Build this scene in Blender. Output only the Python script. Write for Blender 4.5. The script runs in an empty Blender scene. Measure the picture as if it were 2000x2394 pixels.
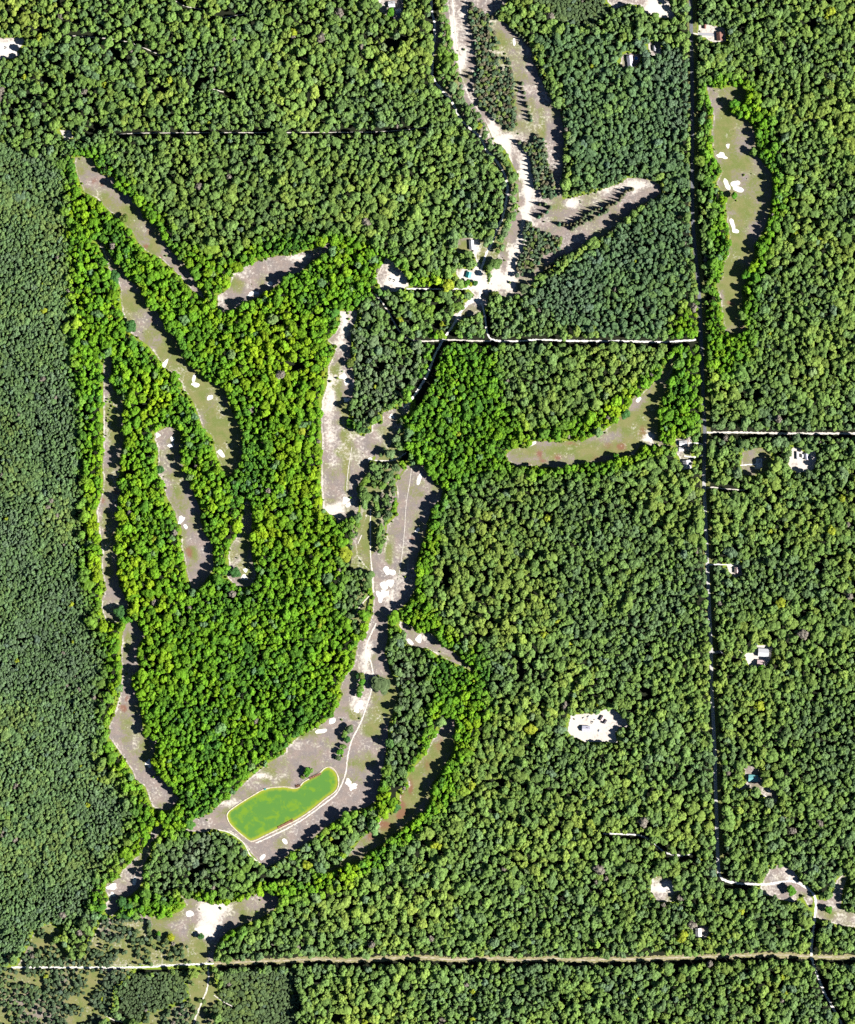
import bpy, math, random
import numpy as np
from mathutils import Vector, Matrix

R = math.radians
rng = np.random.default_rng(7)
random.seed(7)
S = 0.75                      # metres per survey unit
SC = bpy.context.scene
COL = SC.collection

def wx(x): return (np.asarray(x, float) - 1000.0) * S
def wy(y): return (1197.0 - np.asarray(y, float)) * S
def P(x, y, z=0.0): return Vector(((x - 1000.0) * S, (1197.0 - y) * S, z))

# ------------------------------------------------------------------ camera, sky, sun, exposure
CAM_H = 6000.0
cam = bpy.data.cameras.new('camera'); cam_o = bpy.data.objects.new('camera', cam); COL.objects.link(cam_o)
cam_o.location = (0, 0, CAM_H)
cam_o.rotation_euler = (0, 0, 0)
cam.sensor_fit = 'VERTICAL'
cam.angle = 2 * math.atan((2394 * S / 2) / (CAM_H - 8))
cam.clip_start = 10.0; cam.clip_end = 60000.0
SC.camera = cam_o

SUN_EL, SUN_AZ = 32.0, 106.0      # degrees; azimuth clockwise from north (+Y)
world = bpy.data.worlds.new('World'); SC.world = world; world.use_nodes = True
wn = world.node_tree.nodes; wl = world.node_tree.links
for n in list(wn): wn.remove(n)
sky = wn.new('ShaderNodeTexSky'); sky.sky_type = 'NISHITA'; sky.sun_disc = False
sky.sun_elevation = R(SUN_EL); sky.sun_rotation = R(SUN_AZ)
sky.altitude = 2500.0; sky.air_density = 0.45; sky.dust_density = 0.05; sky.ozone_density = 2.0      # very clear, dry air
bg = wn.new('ShaderNodeBackground'); bg.inputs['Strength'].default_value = 0.05
wo = wn.new('ShaderNodeOutputWorld')
wl.new(sky.outputs[0], bg.inputs[0]); wl.new(bg.outputs[0], wo.inputs[0])

sun = bpy.data.lights.new('sun', 'SUN'); sun_o = bpy.data.objects.new('sun', sun); COL.objects.link(sun_o)
sun.energy = 5.0; sun.angle = R(0.5); sun.color = (1.0, 0.965, 0.91)
az = R(SUN_AZ); el = R(SUN_EL)
to_sun = Vector((math.sin(az) * math.cos(el), math.cos(az) * math.cos(el), math.sin(el)))
sun_o.rotation_euler = to_sun.to_track_quat('Z', 'Y').to_euler()
sun_o.location = (600, -200, 800)

SC.view_settings.view_transform = 'Standard'; SC.view_settings.look = 'None'
SC.view_settings.exposure = 1.25; SC.view_settings.gamma = 1.0
SC.view_settings.use_curve_mapping = False
SC.render.engine = 'CYCLES'
SC.cycles.max_bounces = 2; SC.cycles.diffuse_bounces = 1; SC.cycles.glossy_bounces = 1
SC.cycles.use_denoising = False; SC.cycles.use_adaptive_sampling = True; SC.cycles.adaptive_threshold = 0.02
SC.cycles.transparent_max_bounces = 4; SC.cycles.caustics_reflective = False; SC.cycles.caustics_refractive = False

# ------------------------------------------------------------------ material helpers
class NT:
    def __init__(self, name):
        self.m = bpy.data.materials.new(name); self.m.use_nodes = True
        self.t = self.m.node_tree; self.n = self.t.nodes; self.l = self.t.links
        for x in list(self.n): self.n.remove(x)
        self.out = self.n.new('ShaderNodeOutputMaterial')
        self.b = self.n.new('ShaderNodeBsdfPrincipled'); self.l.new(self.b.outputs[0], self.out.inputs[0])
        self.b.inputs['Roughness'].default_value = 0.9
        self.b.inputs['Specular IOR Level'].default_value = 0.15
    def pos(self):
        g = self.n.new('ShaderNodeNewGeometry'); return g.outputs['Position']
    def noise(self, scale, detail=4.0, rough=0.6, vec=None, dist=0.0):
        x = self.n.new('ShaderNodeTexNoise'); x.inputs['Scale'].default_value = scale
        x.inputs['Detail'].default_value = detail; x.inputs['Roughness'].default_value = rough
        x.inputs['Distortion'].default_value = dist
        self.l.new(vec if vec is not None else self.pos(), x.inputs['Vector']); return x.outputs['Fac']
    def ramp(self, fac, a, b, ca=0.0, cb=1.0):
        x = self.n.new('ShaderNodeMapRange'); x.inputs['From Min'].default_value = a; x.inputs['From Max'].default_value = b
        x.inputs['To Min'].default_value = ca; x.inputs['To Max'].default_value = cb
        x.interpolation_type = 'SMOOTHSTEP'
        self.l.new(fac, x.inputs['Value']); return x.outputs[0]
    def math(self, op, a, b):
        x = self.n.new('ShaderNodeMath'); x.operation = op
        for i, v in enumerate((a, b)):
            if isinstance(v, (int, float)): x.inputs[i].default_value = v
            else: self.l.new(v, x.inputs[i])
        return x.outputs[0]
    def mix(self, fac, a, b, mode='MIX'):
        x = self.n.new('ShaderNodeMix'); x.data_type = 'RGBA'; x.blend_type = mode
        if isinstance(fac, (int, float)): x.inputs[0].default_value = fac
        else: self.l.new(fac, x.inputs[0])
        for i, v in ((6, a), (7, b)):
            if isinstance(v, (tuple, list)): x.inputs[i].default_value = (*v[:3], 1.0)
            else: self.l.new(v, x.inputs[i])
        return x.outputs[2]
    def attr(self, name, typ='GEOMETRY', out='Color'):
        x = self.n.new('ShaderNodeAttribute'); x.attribute_name = name; x.attribute_type = typ; return x.outputs[out]
    def base(self, c):
        if isinstance(c, (tuple, list)): self.b.inputs['Base Color'].default_value = (*c[:3], 1.0)
        else: self.l.new(c, self.b.inputs['Base Color'])
        return self.m
    def bump(self, h, strength, dist):
        x = self.n.new('ShaderNodeBump'); x.inputs['Strength'].default_value = strength; x.inputs['Distance'].default_value = dist
        self.l.new(h, x.inputs['Height']); self.l.new(x.outputs[0], self.b.inputs['Normal'])

def mottled(name, a, b, scale, rough=0.9, spec=0.15, lo=0.35, hi=0.65, bump=None):
    t = NT(name); f = t.noise(scale, 5.0, 0.65)
    t.b.inputs['Roughness'].default_value = rough; t.b.inputs['Specular IOR Level'].default_value = spec
    t.base(t.mix(t.ramp(f, lo, hi), a, b))
    if bump: t.bump(f, bump[0], bump[1])
    return t.m

# forest floor
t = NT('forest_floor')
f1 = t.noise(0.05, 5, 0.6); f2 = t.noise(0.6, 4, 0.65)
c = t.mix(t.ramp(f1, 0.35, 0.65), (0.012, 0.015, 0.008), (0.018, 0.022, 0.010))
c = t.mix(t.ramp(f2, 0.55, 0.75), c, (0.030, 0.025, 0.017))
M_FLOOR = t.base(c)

# open ground: dry soil with moss and dead grass; weights: r = grass, g = sand, b = rust
def open_ground(name, soil_a, soil_b, grass_a, grass_b, sand_c, rust_c):
    t = NT(name)
    a = t.attr('cover'); sep = t.n.new('ShaderNodeSeparateColor'); t.l.new(a, sep.inputs[0])
    fine = t.noise(0.22, 5, 0.7); mid = t.noise(0.06, 4, 0.6); spk = t.noise(0.9, 3, 0.6)
    soil = t.mix(t.ramp(mid, 0.32, 0.68), soil_a, soil_b)
    soil = t.mix(t.ramp(spk, 0.46, 0.66, 0.0, 0.6), soil, (0.12, 0.11, 0.085))
    soil = t.mix(t.ramp(fine, 0.54, 0.70, 0.0, 0.5), soil, sand_c)
    vf = t.noise(0.45, 4, 0.75)
    soil = t.mix(t.ramp(vf, 0.55, 0.72, 0.0, 0.5), soil, (0.16, 0.145, 0.12))
    grass = t.mix(t.ramp(mid, 0.35, 0.65), grass_a, grass_b)
    grass = t.mix(t.ramp(spk, 0.5, 0.7, 0.0, 0.5), grass, (0.30, 0.27, 0.15))
    def thr(w, n, k=0.55, soft=0.22):
        v = t.math('ADD', w, t.math('MULTIPLY', t.math('SUBTRACT', n, 0.5), k * 2))
        return t.ramp(v, 0.5 - soft, 0.5 + soft)
    grass = t.mix(t.ramp(vf, 0.56, 0.74, 0.0, 0.55), grass, (0.10, 0.125, 0.035))
    c = t.mix(thr(sep.outputs[0], fine, 1.0, 0.35), soil, grass)
    c = t.mix(t.ramp(sep.outputs[0], 1.15, 1.3), c, (0.19, 0.27, 0.03))
    c = t.mix(t.math('MULTIPLY', thr(sep.outputs[2], vf, 1.1, 0.4), 0.85), c, rust_c)
    c = t.mix(thr(sep.outputs[1], fine, 0.9, 0.3), c, sand_c)
    c = t.mix(t.ramp(sep.outputs[1], 0.9, 1.4, 0.0, 0.85), c, (0.72, 0.69, 0.64))
    t.base(c); t.bump(spk, 0.5, 0.4)
    return t.m
M_OPEN = open_ground('dry_fairway', (0.305, 0.240, 0.212), (0.225, 0.195, 0.188), (0.14, 0.175, 0.045), (0.20, 0.195, 0.075),
                     (0.60, 0.55, 0.49), (0.21, 0.095, 0.062))

def sand_mat(name, a, b):
    return mottled(name, a, b, 0.5, bump=(0.3, 0.2))
M_SAND = sand_mat('bunker_sand', (0.72, 0.69, 0.63), (0.82, 0.80, 0.75))
M_DIRT = mottled('dirt_track', (0.66, 0.62, 0.56), (0.46, 0.41, 0.34), 0.35, lo=0.4, hi=0.75)
M_LOT = mottled('gravel_lot', (0.76, 0.74, 0.70), (0.58, 0.54, 0.48), 0.25, lo=0.45, hi=0.8)
M_RIDE = mottled('ride_earth', (0.44, 0.38, 0.30), (0.26, 0.24, 0.13), 0.10, lo=0.42, hi=0.6)
M_DRIVE = mottled('concrete_drive', (0.30, 0.30, 0.33), (0.36, 0.36, 0.38), 0.5)

# ------------------------------------------------------------------ object helpers
def link(o, parent=None):
    COL.objects.link(o)
    if parent is not None: o.parent = parent
    return o
def tag(o, label=None, cat=None, group=None, kind=None):
    if label: o['label'] = label
    if cat: o['category'] = cat
    if group: o['group'] = group
    if kind: o['kind'] = kind
    return o
def mesh(name, verts, faces, mats, smooth=False, idx=None):
    me = bpy.data.meshes.new(name); me.from_pydata([tuple(v) for v in verts], [], faces)
    for m in (mats if isinstance(mats, (list, tuple)) else [mats]): me.materials.append(m)
    if idx is not None: me.polygons.foreach_set('material_index', idx)
    if smooth: me.polygons.foreach_set('use_smooth', [True] * len(me.polygons))
    me.update(); return me
def obj(name, me, parent=None): return link(bpy.data.objects.new(name, me), parent)
def empty(name, loc, rz=0.0):
    o = bpy.data.objects.new(name, None); o.location = loc; o.rotation_euler = (0, 0, rz); o.empty_display_size = 1.0
    return link(o)

class MB:
    def __init__(self): self.v = []; self.f = []
    def add(self, v, f):
        b = len(self.v); self.v += [tuple(x) for x in v]; self.f += [tuple(i + b for i in q) for q in f]
    def box(self, x0, x1, y0, y1, z0, z1):
        self.add([(x0,y0,z0),(x1,y0,z0),(x1,y1,z0),(x0,y1,z0),(x0,y0,z1),(x1,y0,z1),(x1,y1,z1),(x0,y1,z1)],
                 [(0,3,2,1),(4,5,6,7),(0,1,5,4),(1,2,6,5),(2,3,7,6),(3,0,4,7)])
    def tube(self, pts, rad, n=6):
        rings = []; b = len(self.v)
        for i, p in enumerate(pts):
            p = Vector(p); d = (Vector(pts[min(i+1, len(pts)-1)]) - Vector(pts[max(i-1, 0)])).normalized()
            u = d.orthogonal().normalized(); w = d.cross(u)
            for k in range(n):
                a = 2*math.pi*k/n; self.v.append(tuple(p + (u*math.cos(a) + w*math.sin(a))*rad[i]))
        for i in range(len(pts)-1):
            for k in range(n):
                self.f.append((b+i*n+k, b+i*n+(k+1)%n, b+(i+1)*n+(k+1)%n, b+(i+1)*n+k))
        self.f.append(tuple(b+(len(pts)-1)*n+k for k in range(n)))
    def cyl(self, c, r, z0, z1, n=12):
        b = len(self.v)
        for z in (z0, z1):
            for k in range(n):
                a = 2*math.pi*k/n; self.v.append((c[0]+r*math.cos(a), c[1]+r*math.sin(a), z))
        for k in range(n): self.f.append((b+k, b+(k+1)%n, b+n+(k+1)%n, b+n+k))
        self.f.append(tuple(b+n+k for k in range(n))); self.f.append(tuple(b+n-1-k for k in range(n)))
    def build(self, name, mat, parent=None, smooth=False):
        return obj(name, mesh(name, self.v, self.f, mat, smooth), parent)

def catmull(pts, step=4.0, closed=False):
    p = np.array(pts, float); n = len(p); out = []
    rngi = range(n if closed else n-1)
    for i in rngi:
        if closed: p0, p1, p2, p3 = p[(i-1) % n], p[i], p[(i+1) % n], p[(i+2) % n]
        else: p0, p1, p2, p3 = p[max(i-1, 0)], p[i], p[i+1], p[min(i+2, n-1)]
        k = max(2, int(np.hypot(*(p2-p1)) / step))
        for j in range(k):
            u = j / k
            out.append(0.5*((2*p1) + (-p0+p2)*u + (2*p0-5*p1+4*p2-p3)*u*u + (-p0+3*p1-3*p2+p3)*u**3))
    if not closed: out.append(p[-1])
    return np.array(out)

# ------------------------------------------------------------------ survey raster (2 units per cell)
CELL = 2.0; X0, Y0, X1, Y1 = -300, -300, 2300, 2694
NX, NY = int((X1-X0)/CELL), int((Y1-Y0)/CELL)
def cell(x, y): return int((y-Y0)/CELL), int((x-X0)/CELL)
def fill(poly, target, val=True):
    p = np.array(poly, float)
    i0 = max(0, int((p[:,1].min()-Y0)/CELL)-1); i1 = min(NY, int((p[:,1].max()-Y0)/CELL)+2)
    j0 = max(0, int((p[:,0].min()-X0)/CELL)-1); j1 = min(NX, int((p[:,0].max()-X0)/CELL)+2)
    if i1 <= i0 or j1 <= j0: return None
    yy, xx = np.mgrid[i0:i1, j0:j1]; yy = yy*CELL+Y0+CELL/2; xx = xx*CELL+X0+CELL/2
    ins = np.zeros(xx.shape, bool); n = len(p)
    for k in range(n):
        xa, ya = p[k]; xb, yb = p[(k+1) % n]
        if ya == yb: continue
        cond = ((ya > yy) != (yb > yy)) & (xx < (xb-xa)*(yy-ya)/(yb-ya)+xa)
        ins ^= cond
    target[i0:i1, j0:j1][ins] = val
def stroke(pts, rad, target, val=True):
    for x, y in catmull(pts, 2.0):
        i0 = int((y-rad-Y0)/CELL); i1 = int((y+rad-Y0)/CELL)+1; j0 = int((x-rad-X0)/CELL); j1 = int((x+rad-X0)/CELL)+1
        if i1 < 0 or j1 < 0 or i0 >= NY or j0 >= NX: continue
        i0, j0 = max(i0, 0), max(j0, 0)
        yy, xx = np.mgrid[i0:min(i1, NY), j0:min(j1, NX)]
        m = (yy*CELL+Y0+1-y)**2 + (xx*CELL+X0+1-x)**2 <= rad*rad
        target[i0:min(i1, NY), j0:min(j1, NX)][m] = val
def shift(a, di, dj):
    b = np.zeros_like(a)
    si, ti = (slice(0, NY-di), slice(di, NY)) if di >= 0 else (slice(-di, NY), slice(0, NY+di))
    sj, tj = (slice(0, NX-dj), slice(dj, NX)) if dj >= 0 else (slice(-dj, NX), slice(0, NX+dj))
    b[ti, tj] = a[si, sj]; return b
def dilate(a, n):
    for k in range(n):
        b = a | shift(a,1,0) | shift(a,-1,0) | shift(a,0,1) | shift(a,0,-1)
        if k % 2: b |= shift(a,1,1) | shift(a,-1,1) | shift(a,1,-1) | shift(a,-1,-1)
        a = b
    return a
class VN:
    """smooth value noise over survey units"""
    def __init__(self, size, seed):
        r = np.random.default_rng(seed); self.s = size
        self.g = r.random((int((Y1-Y0)/size)+4, int((X1-X0)/size)+4))
    def __call__(self, x, y):
        u = (np.asarray(x)-X0)/self.s; v = (np.asarray(y)-Y0)/self.s
        i = np.floor(v).astype(int); j = np.floor(u).astype(int); a = v-i; b = u-j
        a = a*a*(3-2*a); b = b*b*(3-2*b); g = self.g
        return (g[i,j]*(1-a)+g[i+1,j]*a)*(1-b) + (g[i,j+1]*(1-a)+g[i+1,j+1]*a)*b

# ------------------------------------------------------------------ traced ground plan
CLEAR = {}   # name: (polygon, label, (grass, sand, rust) base weights)
def clear(key, poly, label, w): CLEAR[key] = (poly, label, w)

C1_E = [(211,363),(220,383),(234,408),(265,414),(274,446),(303,457),(328,486),(337,511),(363,523),(377,543),(388,571),(412,600),(446,628),(457,657),(474,686)]
C1_W = [(451,680),(423,648),(400,626),(371,600),(343,588),(323,566),(311,543),(277,511),(248,486),(226,463),(197,448),(183,414),(174,386)]
clear('c1', [(177,368),(204,366)]+C1_E+[(480,700)]+C1_W, 'slanting clearing of dry grass in the northwest forest', (0.5,0.12,0.16))
C2_E = [(234,560),(249,583),(266,609),(280,623),(297,649),(329,677),(337,700),(346,720),(369,729),(377,749),(394,769),(411,791),(429,823),(434,846),(463,871),(480,891),(500,896),(526,911),(534,943),(546,969),(557,991),(569,1014),(563,1029),(569,1069),(557,1091),(534,1117)]
C2_W = [(523,1100),(509,1069),(503,1046),(497,1020),(474,1000),(463,966),(451,937),(429,911),(423,891),(400,871),(380,854),(366,831),(349,809),(323,791),(300,774),(294,751),(286,726),(283,697),(283,674),(274,654),(257,634),(251,617),(246,600),(237,580)]
clear('c2', [(220,557)]+C2_E+C2_W, 'long diagonal mossy clearing with two sand bunkers', (0.62,0.12,0.05))
C3_E = [(263,837),(260,886),(266,914),(286,929),(289,971),(291,1029),(283,1071),(280,1109),(271,1134),(286,1143),(274,1171),(277,1200),(280,1229),(266,1249),(274,1286),(274,1337),(280,1371),(297,1406),(303,1429),(300,1445)]
clear('c3', [(246,834)]+C3_E+[(283,1457),(251,1457),(240,1434),(237,1406),(249,1377),(243,1354),(237,1326),(240,1291),(234,1257),(229,1223),(226,1194),(237,1163),(243,1129),(240,1097),(243,1057),(243,1000),(243,943),(243,900),(241,857)],
      'narrow grey strip clearing along the western forest', (0.35,0.2,0.15))
clear('c3b', [(297,1460),(317,1449),(326,1471),(340,1486),(323,1514),(320,1543),(329,1571),(309,1580),(306,1606),(329,1629),(329,1671),(334,1703),(349,1723),(369,1737),(357,1771),(360,1800),(369,1811),(400,1834),(409,1857),(420,1868),(400,1894),(380,1897),(357,1888),(346,1857),(340,1840),(317,1825),(311,1805),(294,1780),(274,1751),(254,1723),(257,1697),(269,1669),(277,1640),(284,1611),(286,1571),(284,1529),(286,1491),(291,1469)],
      'bent grey clearing southwest with rust patches', (0.3,0.15,0.08))
C4_E = [(423,1014),(420,1057),(429,1097),(443,1129),(454,1157),(463,1177),(471,1200),(469,1217),(480,1251),(497,1274),(500,1330),(469,1377)]
clear('c4', [(363,1014),(397,997),(409,1000)]+C4_E+[(454,1380),(446,1369),(437,1337),(431,1303),(423,1274),(426,1237),(414,1217),(411,1200),(403,1186),(389,1160),(383,1131),(369,1106),(371,1069),(369,1046),(363,1029)],
      'pinkish grey clearing between two vivid green stands', (0.4,0.15,0.06))
clear('c5', [(575,1165),(589,1180),(589,1200),(591,1229),(586,1263),(591,1314),(600,1343),(594,1369),(566,1374),(551,1369),(531,1351),(537,1326),(534,1300),(540,1277),(554,1257),(566,1229),(569,1200)],
      'small curved clearing deep inside the vivid green forest', (0.45,0.25,0.03))
C6_S = [(774,583),(749,600),(729,609),(703,637),(671,643),(654,663),(614,689),(577,706),(543,726),(514,731)]
clear('c6', [(511,723),(511,691),(534,677),(546,637),(580,620),(634,600),(671,597),(717,589),(751,577),(774,560)]+C6_S,
      'tilted mauve grey clearing in the upper middle forest', (0.2,0.16,0.02))
clear('c7', [(903,604),(920,611),(934,629),(954,649),(957,669),(923,683),(897,680),(877,651),(891,626)], 'pale sandy pad clearing west of the crossroads', (0.1,0.45,0.0))
clear('c8', [(797,729),(797,754),(786,777),(766,797),(786,811),(783,829),(769,857),(766,900),(754,937),(751,986),(754,1029),(753,1086),(751,1129),(754,1160),(757,1189),(769,1200),(789,1217),(791,1229),(811,1212),(837,1206),(843,1171),(834,1143),(854,1114),(871,1094),(871,1071),(889,1054),(906,1031),(923,1009),(934,980),(957,963),(963,940),(946,943),(923,957),(894,966),(897,986),(871,994),(869,1011),(846,1020),(823,1000),(817,980),(817,951),(826,929),(831,909),(829,877),(823,849),(820,817),(823,794),(823,771),(834,749),(837,726)],
      'long pale central clearing of dead grass and sand', (0.34,0.26,0.02))
C9_E = [(1006,1111),(1017,1129),(1037,1143),(1031,1171),(1011,1189),(1000,1223),(998,1249),(986,1274),(977,1309),(974,1371),(957,1406),(929,1429),(909,1451),(909,1486),(900,1529),(914,1566),(926,1600),(934,1614),(923,1657),(909,1700),(906,1743),(897,1800),(886,1843),(880,1874),(860,1888),(823,1897),(789,1917),(754,1943),(729,1965),(694,1988),(660,2011),(623,2031)]
clear('c9', [(954,1086),(1000,1091)]+C9_E+[(606,2014),(586,1994),(569,1968),(543,1948),(500,1940),(480,1948),(429,1945),(454,1931),(451,1914),(491,1905),(500,1894),(531,1868),(557,1848),(586,1820),(609,1800),(669,1760),(671,1749),(700,1723),(734,1706),(763,1689),(780,1671),(794,1643),(803,1626),(797,1611),(803,1589),(829,1557),(834,1529),(837,1506),(854,1486),(871,1443),(874,1400),(871,1343),(880,1300),(900,1290),(906,1229),(929,1206),(931,1166),(926,1129),(951,1097)],
      'wide dry clearing running south to the green pond', (0.27,0.12,0.05))
clear('c10', [(937,1454),(960,1462),(983,1480),(1006,1481),(1017,1489),(1037,1511),(1066,1529),(1091,1549),(1120,1577),(1086,1560),(1051,1546),(1023,1531),(1000,1517),(971,1514),(949,1503),(951,1486),(934,1463)],
      'small tapering clearing east of the path junction', (0.5,0.15,0.08))
clear('c11', [(1037,1697),(1051,1680),(1066,1680),(1063,1714),(1063,1743),(1054,1771),(1034,1797),(1029,1808),(1011,1837),(1003,1880),(994,1897),(957,1923),(934,1943),(900,1971),(860,1994),(843,2017),(797,2028),(757,2043),(789,2025),(809,2005),(834,1980),(843,1965),(880,1937),(897,1905),(929,1903),(937,1885),(937,1857),(957,1843),(954,1820),(969,1797),(997,1766),(1006,1743),(1017,1723)],
      'crescent shaped clearing with rusty patches southeast of the pond', (0.62,0.08,0.22))
clear('c12', [(377,1928),(366,1931),(354,1948),(343,1977),(329,1994),(309,2017),(286,2037),(277,2057),(251,2068),(246,2083),(257,2103),(243,2120),(249,2137),(263,2145),(283,2125),(286,2108),(303,2097),(323,2080),(337,2057),(334,2028),(351,2000),(357,1971),(380,1943)],
      'narrow grey clearing descending southwest of the pond', (0.3,0.2,0.05))
clear('c13', [(346,2140),(369,2145),(400,2143),(426,2131),(437,2117),(423,2097),(429,2091),(457,2105),(500,2117),(529,2114),(569,2103),(606,2091),(623,2088),(654,2100),(660,2111),(637,2131),(609,2148),(577,2160),(537,2177),(517,2197),(506,2214),(500,2235),(500,2252),(446,2256),(200,2262),(203,2225),(240,2150),(300,2140)],
      'mauve grey clearing and grass field beside the southern track', (0.42,0.1,0.02))
C14_E = [(1749,226),(1717,246),(1700,257),(1726,274),(1751,283),(1766,303),(1769,337),(1774,366),(1797,394),(1809,411),(1809,443),(1803,480),(1797,514),(1786,543),(1766,571),(1766,600),(1749,634),(1751,654),(1737,671),(1740,714),(1729,729),(1737,751),(1749,771)]
C14_W = [(1697,777),(1694,749),(1689,726),(1689,706),(1680,677),(1677,663),(1694,646),(1694,614),(1706,594),(1709,557),(1703,523),(1700,486),(1697,457),(1677,429),(1691,400),(1674,371),(1669,343),(1666,309),(1671,277),(1663,243)]
clear('c14', [(1654,197),(1671,206),(1694,206),(1726,200),(1743,206)]+C14_E+[(1723,783)]+C14_W, 'mossy clearing with white bunkers east of the road', (0.66,0.05,0.0))
C15_N = [(1200,1051),(1237,1046),(1251,1031),(1309,1034),(1371,1029),(1406,1014),(1429,997),(1451,977),(1469,969),(1474,946),(1486,926),(1500,923),(1517,906),(1540,886),(1557,857),(1583,826)]
C15_S = [(1543,1043),(1500,1040),(1486,1063),(1446,1071),(1414,1080),(1371,1083),(1314,1094),(1257,1091),(1206,1089)]
clear('c15', [(1186,1063)]+C15_N+[(1583,857),(1569,880),(1560,914),(1543,943),(1540,980),(1540,1029),(1560,1037),(1580,1046)]+C15_S+[(1186,1074)],
      'curved mossy clearing with rust patches west of the road', (0.66,0.1,0.1))
clear('c16', [(1046,-40),(1046,0),(1054,57),(1066,114),(1074,154),(1077,175),(1083,189),(1097,229),(1123,263),(1143,297),(1157,331),(1183,349),(1200,383),(1214,414),(1214,457),(1211,500),(1197,534),(1183,586),(1169,614),(1149,651),(1137,680),(1177,694),(1206,697),(1237,690),(1245,665),(1262,640),(1290,625),(1320,598),(1357,582),(1371,566),(1414,549),(1457,515),(1500,478),(1529,466),(1549,450),(1543,429),(1517,420),(1500,414),(1469,417),(1446,431),(1386,451),(1337,463),(1317,466),(1317,446),(1317,400),(1320,343),(1317,286),(1309,251),(1291,234),(1274,200),(1266,171),(1249,143),(1246,114),(1226,86),(1197,63),(1177,49),(1165,42),(1170,25),(1190,0),(1190,-40)],
      'branching sandy clearing with conifer rows in the north', (0.3,0.24,0.04))
clear('home', [(1064,560),(1090,556),(1132,556),(1140,580),(1128,610),(1142,650),(1145,690),(1140,712),(1122,735),(1085,742),(1062,765),(1052,752),(1075,720),(1100,700),(1112,690),(1085,665),(1068,640),(1068,626),(1105,632),(1118,618),(1108,592),(1072,592)],
      'pale homestead yard at the track crossroads', (0.6,0.22,0.0))
clear('lot_nw', [(-60,88),(54,88),(58,96),(40,120),(48,128),(29,136),(-60,140)], 'sandy well pad at the western edge', (0.15,0.5,0.0))
clear('lot_n', [(1418,-20),(1422,4),(1440,20),(1470,8),(1500,12),(1503,26),(1530,37),(1588,46),(1570,20),(1565,-20)], 'sandy lot at the northern edge', (0.15,0.5,0.1))
clear('lot_big', [(1329,1711),(1333,1690),(1337,1674),(1371,1669),(1400,1670),(1414,1660),(1432,1657),(1466,1683),(1472,1700),(1448,1706),(1440,1716),(1446,1738),(1410,1736),(1371,1736),(1340,1723)], 'bright sandy yard around the lone house in the southeast forest', (0.05,0.8,0.0))
clear('lawn_e', [(1738,1058),(1772,1047),(1800,1052),(1806,1070),(1803,1098),(1772,1113),(1742,1112),(1735,1090)], 'mown lawn clearing with a small pad', (0.85,0.0,0.0))
clear('lot_e', [(1852,1050),(1866,1044),(1882,1058),(1908,1052),(1912,1075),(1905,1098),(1882,1104),(1860,1108),(1845,1085)], 'white gravel yard east of the lawn clearing', (0.12,0.75,0.0))
clear('lot_h10', [(1727,1519),(1750,1524),(1764,1523),(1766,1511),(1785,1510),(1808,1512),(1806,1538),(1792,1562),(1772,1563),(1758,1563),(1749,1550),(1745,1536)], 'white concrete yard of the twin buildings', (0.05,0.85,0.0))
clear('lot_h9', [(1700,1318),(1714,1318),(1735,1322),(1738,1345),(1722,1352),(1708,1340)], 'small yard east of the long road', (0.25,0.6,0.0))
clear('lot_h12', [(1740,1790),(1772,1793),(1785,1812),(1786,1836),(1812,1842),(1822,1860),(1818,1882),(1795,1868),(1775,1850),(1752,1844),(1728,1850),(1722,1844),(1748,1832)], 'grassy yard south of the turquoise roofed house', (0.5,0.3,0.08))
clear('lot_h1', [(1636,58),(1655,53),(1672,60),(1696,64),(1700,96),(1678,100),(1660,94),(1650,86),(1634,84)], 'yard of the dark roofed house by the road', (0.35,0.5,0.0))
clear('lot_h2', [(1456,128),(1470,124),(1500,126),(1498,142),(1486,158),(1462,162),(1452,150)], 'shaded yard of the long grey house', (0.4,0.25,0.0))
clear('lot_h3', [(1518,98),(1545,96),(1550,128),(1520,130)], 'small cluttered yard in the northeast forest', (0.1,0.3,0.1))
clear('lot_h4', [(884,-10),(945,-10),(944,30),(932,48),(918,44),(922,30),(905,36),(889,24)], 'yard of two white roofed houses', (0.2,0.5,0.0))
clear('lot_h5', [(1582,1026),(1618,1022),(1622,1040),(1618,1062),(1622,1074),(1620,1096),(1596,1100),(1592,1074),(1584,1060)], 'yard of white roofed houses west of the road', (0.3,0.35,0.0))
clear('lot_h13', [(1620,2165),(1656,2166),(1668,2180),(1652,2196),(1622,2196)], 'small yard near the southern ride', (0.3,0.4,0.0))
clear('lot_pad', [(1527,2055),(1558,2045),(1572,2058),(1578,2072),(1618,2078),(1590,2086),(1583,2110),(1540,2110),(1523,2085)], 'grassy well pad with pale centre', (0.6,0.25,0.0))
clear('lot_se', [(1780,2076),(1800,2035),(1830,2020),(1862,2042),(1872,2060),(1890,2078),(1905,2110),(1895,2125),(1875,2092),(1862,2112),(1830,2106),(1785,2092)], 'pinkish clearing inside the bend of the dirt road', (0.15,0.35,0.02))
clear('lot_se2', [(1908,2104),(1935,2108),(1950,2090),(1958,2062),(1975,2044),(1985,2052),(1972,2085),(1968,2125),(2040,2152),(2040,2176),(1965,2165),(1912,2148)], 'grassy clearing at the southeastern edge', (0.4,0.35,0.02))
clear('field_sw', [(-60,2270),(40,2262),(62,2225),(82,2176),(118,2162),(140,2178),(128,2200),(160,2235),(205,2236),(205,2262),(310,2268),(262,2310),(266,2345),(250,2380),(200,2420),(-60,2430)], 'tan field with scattered trees in the southwest', (0.8,0.0,0.0))
clear('field_s2', [(330,2400),(345,2370),(400,2360),(445,2340),(440,2300),(470,2270),(500,2275),(510,2330),(500,2420),(330,2420)], 'open grass around the southern path', (0.85,0.0,0.0))
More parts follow.
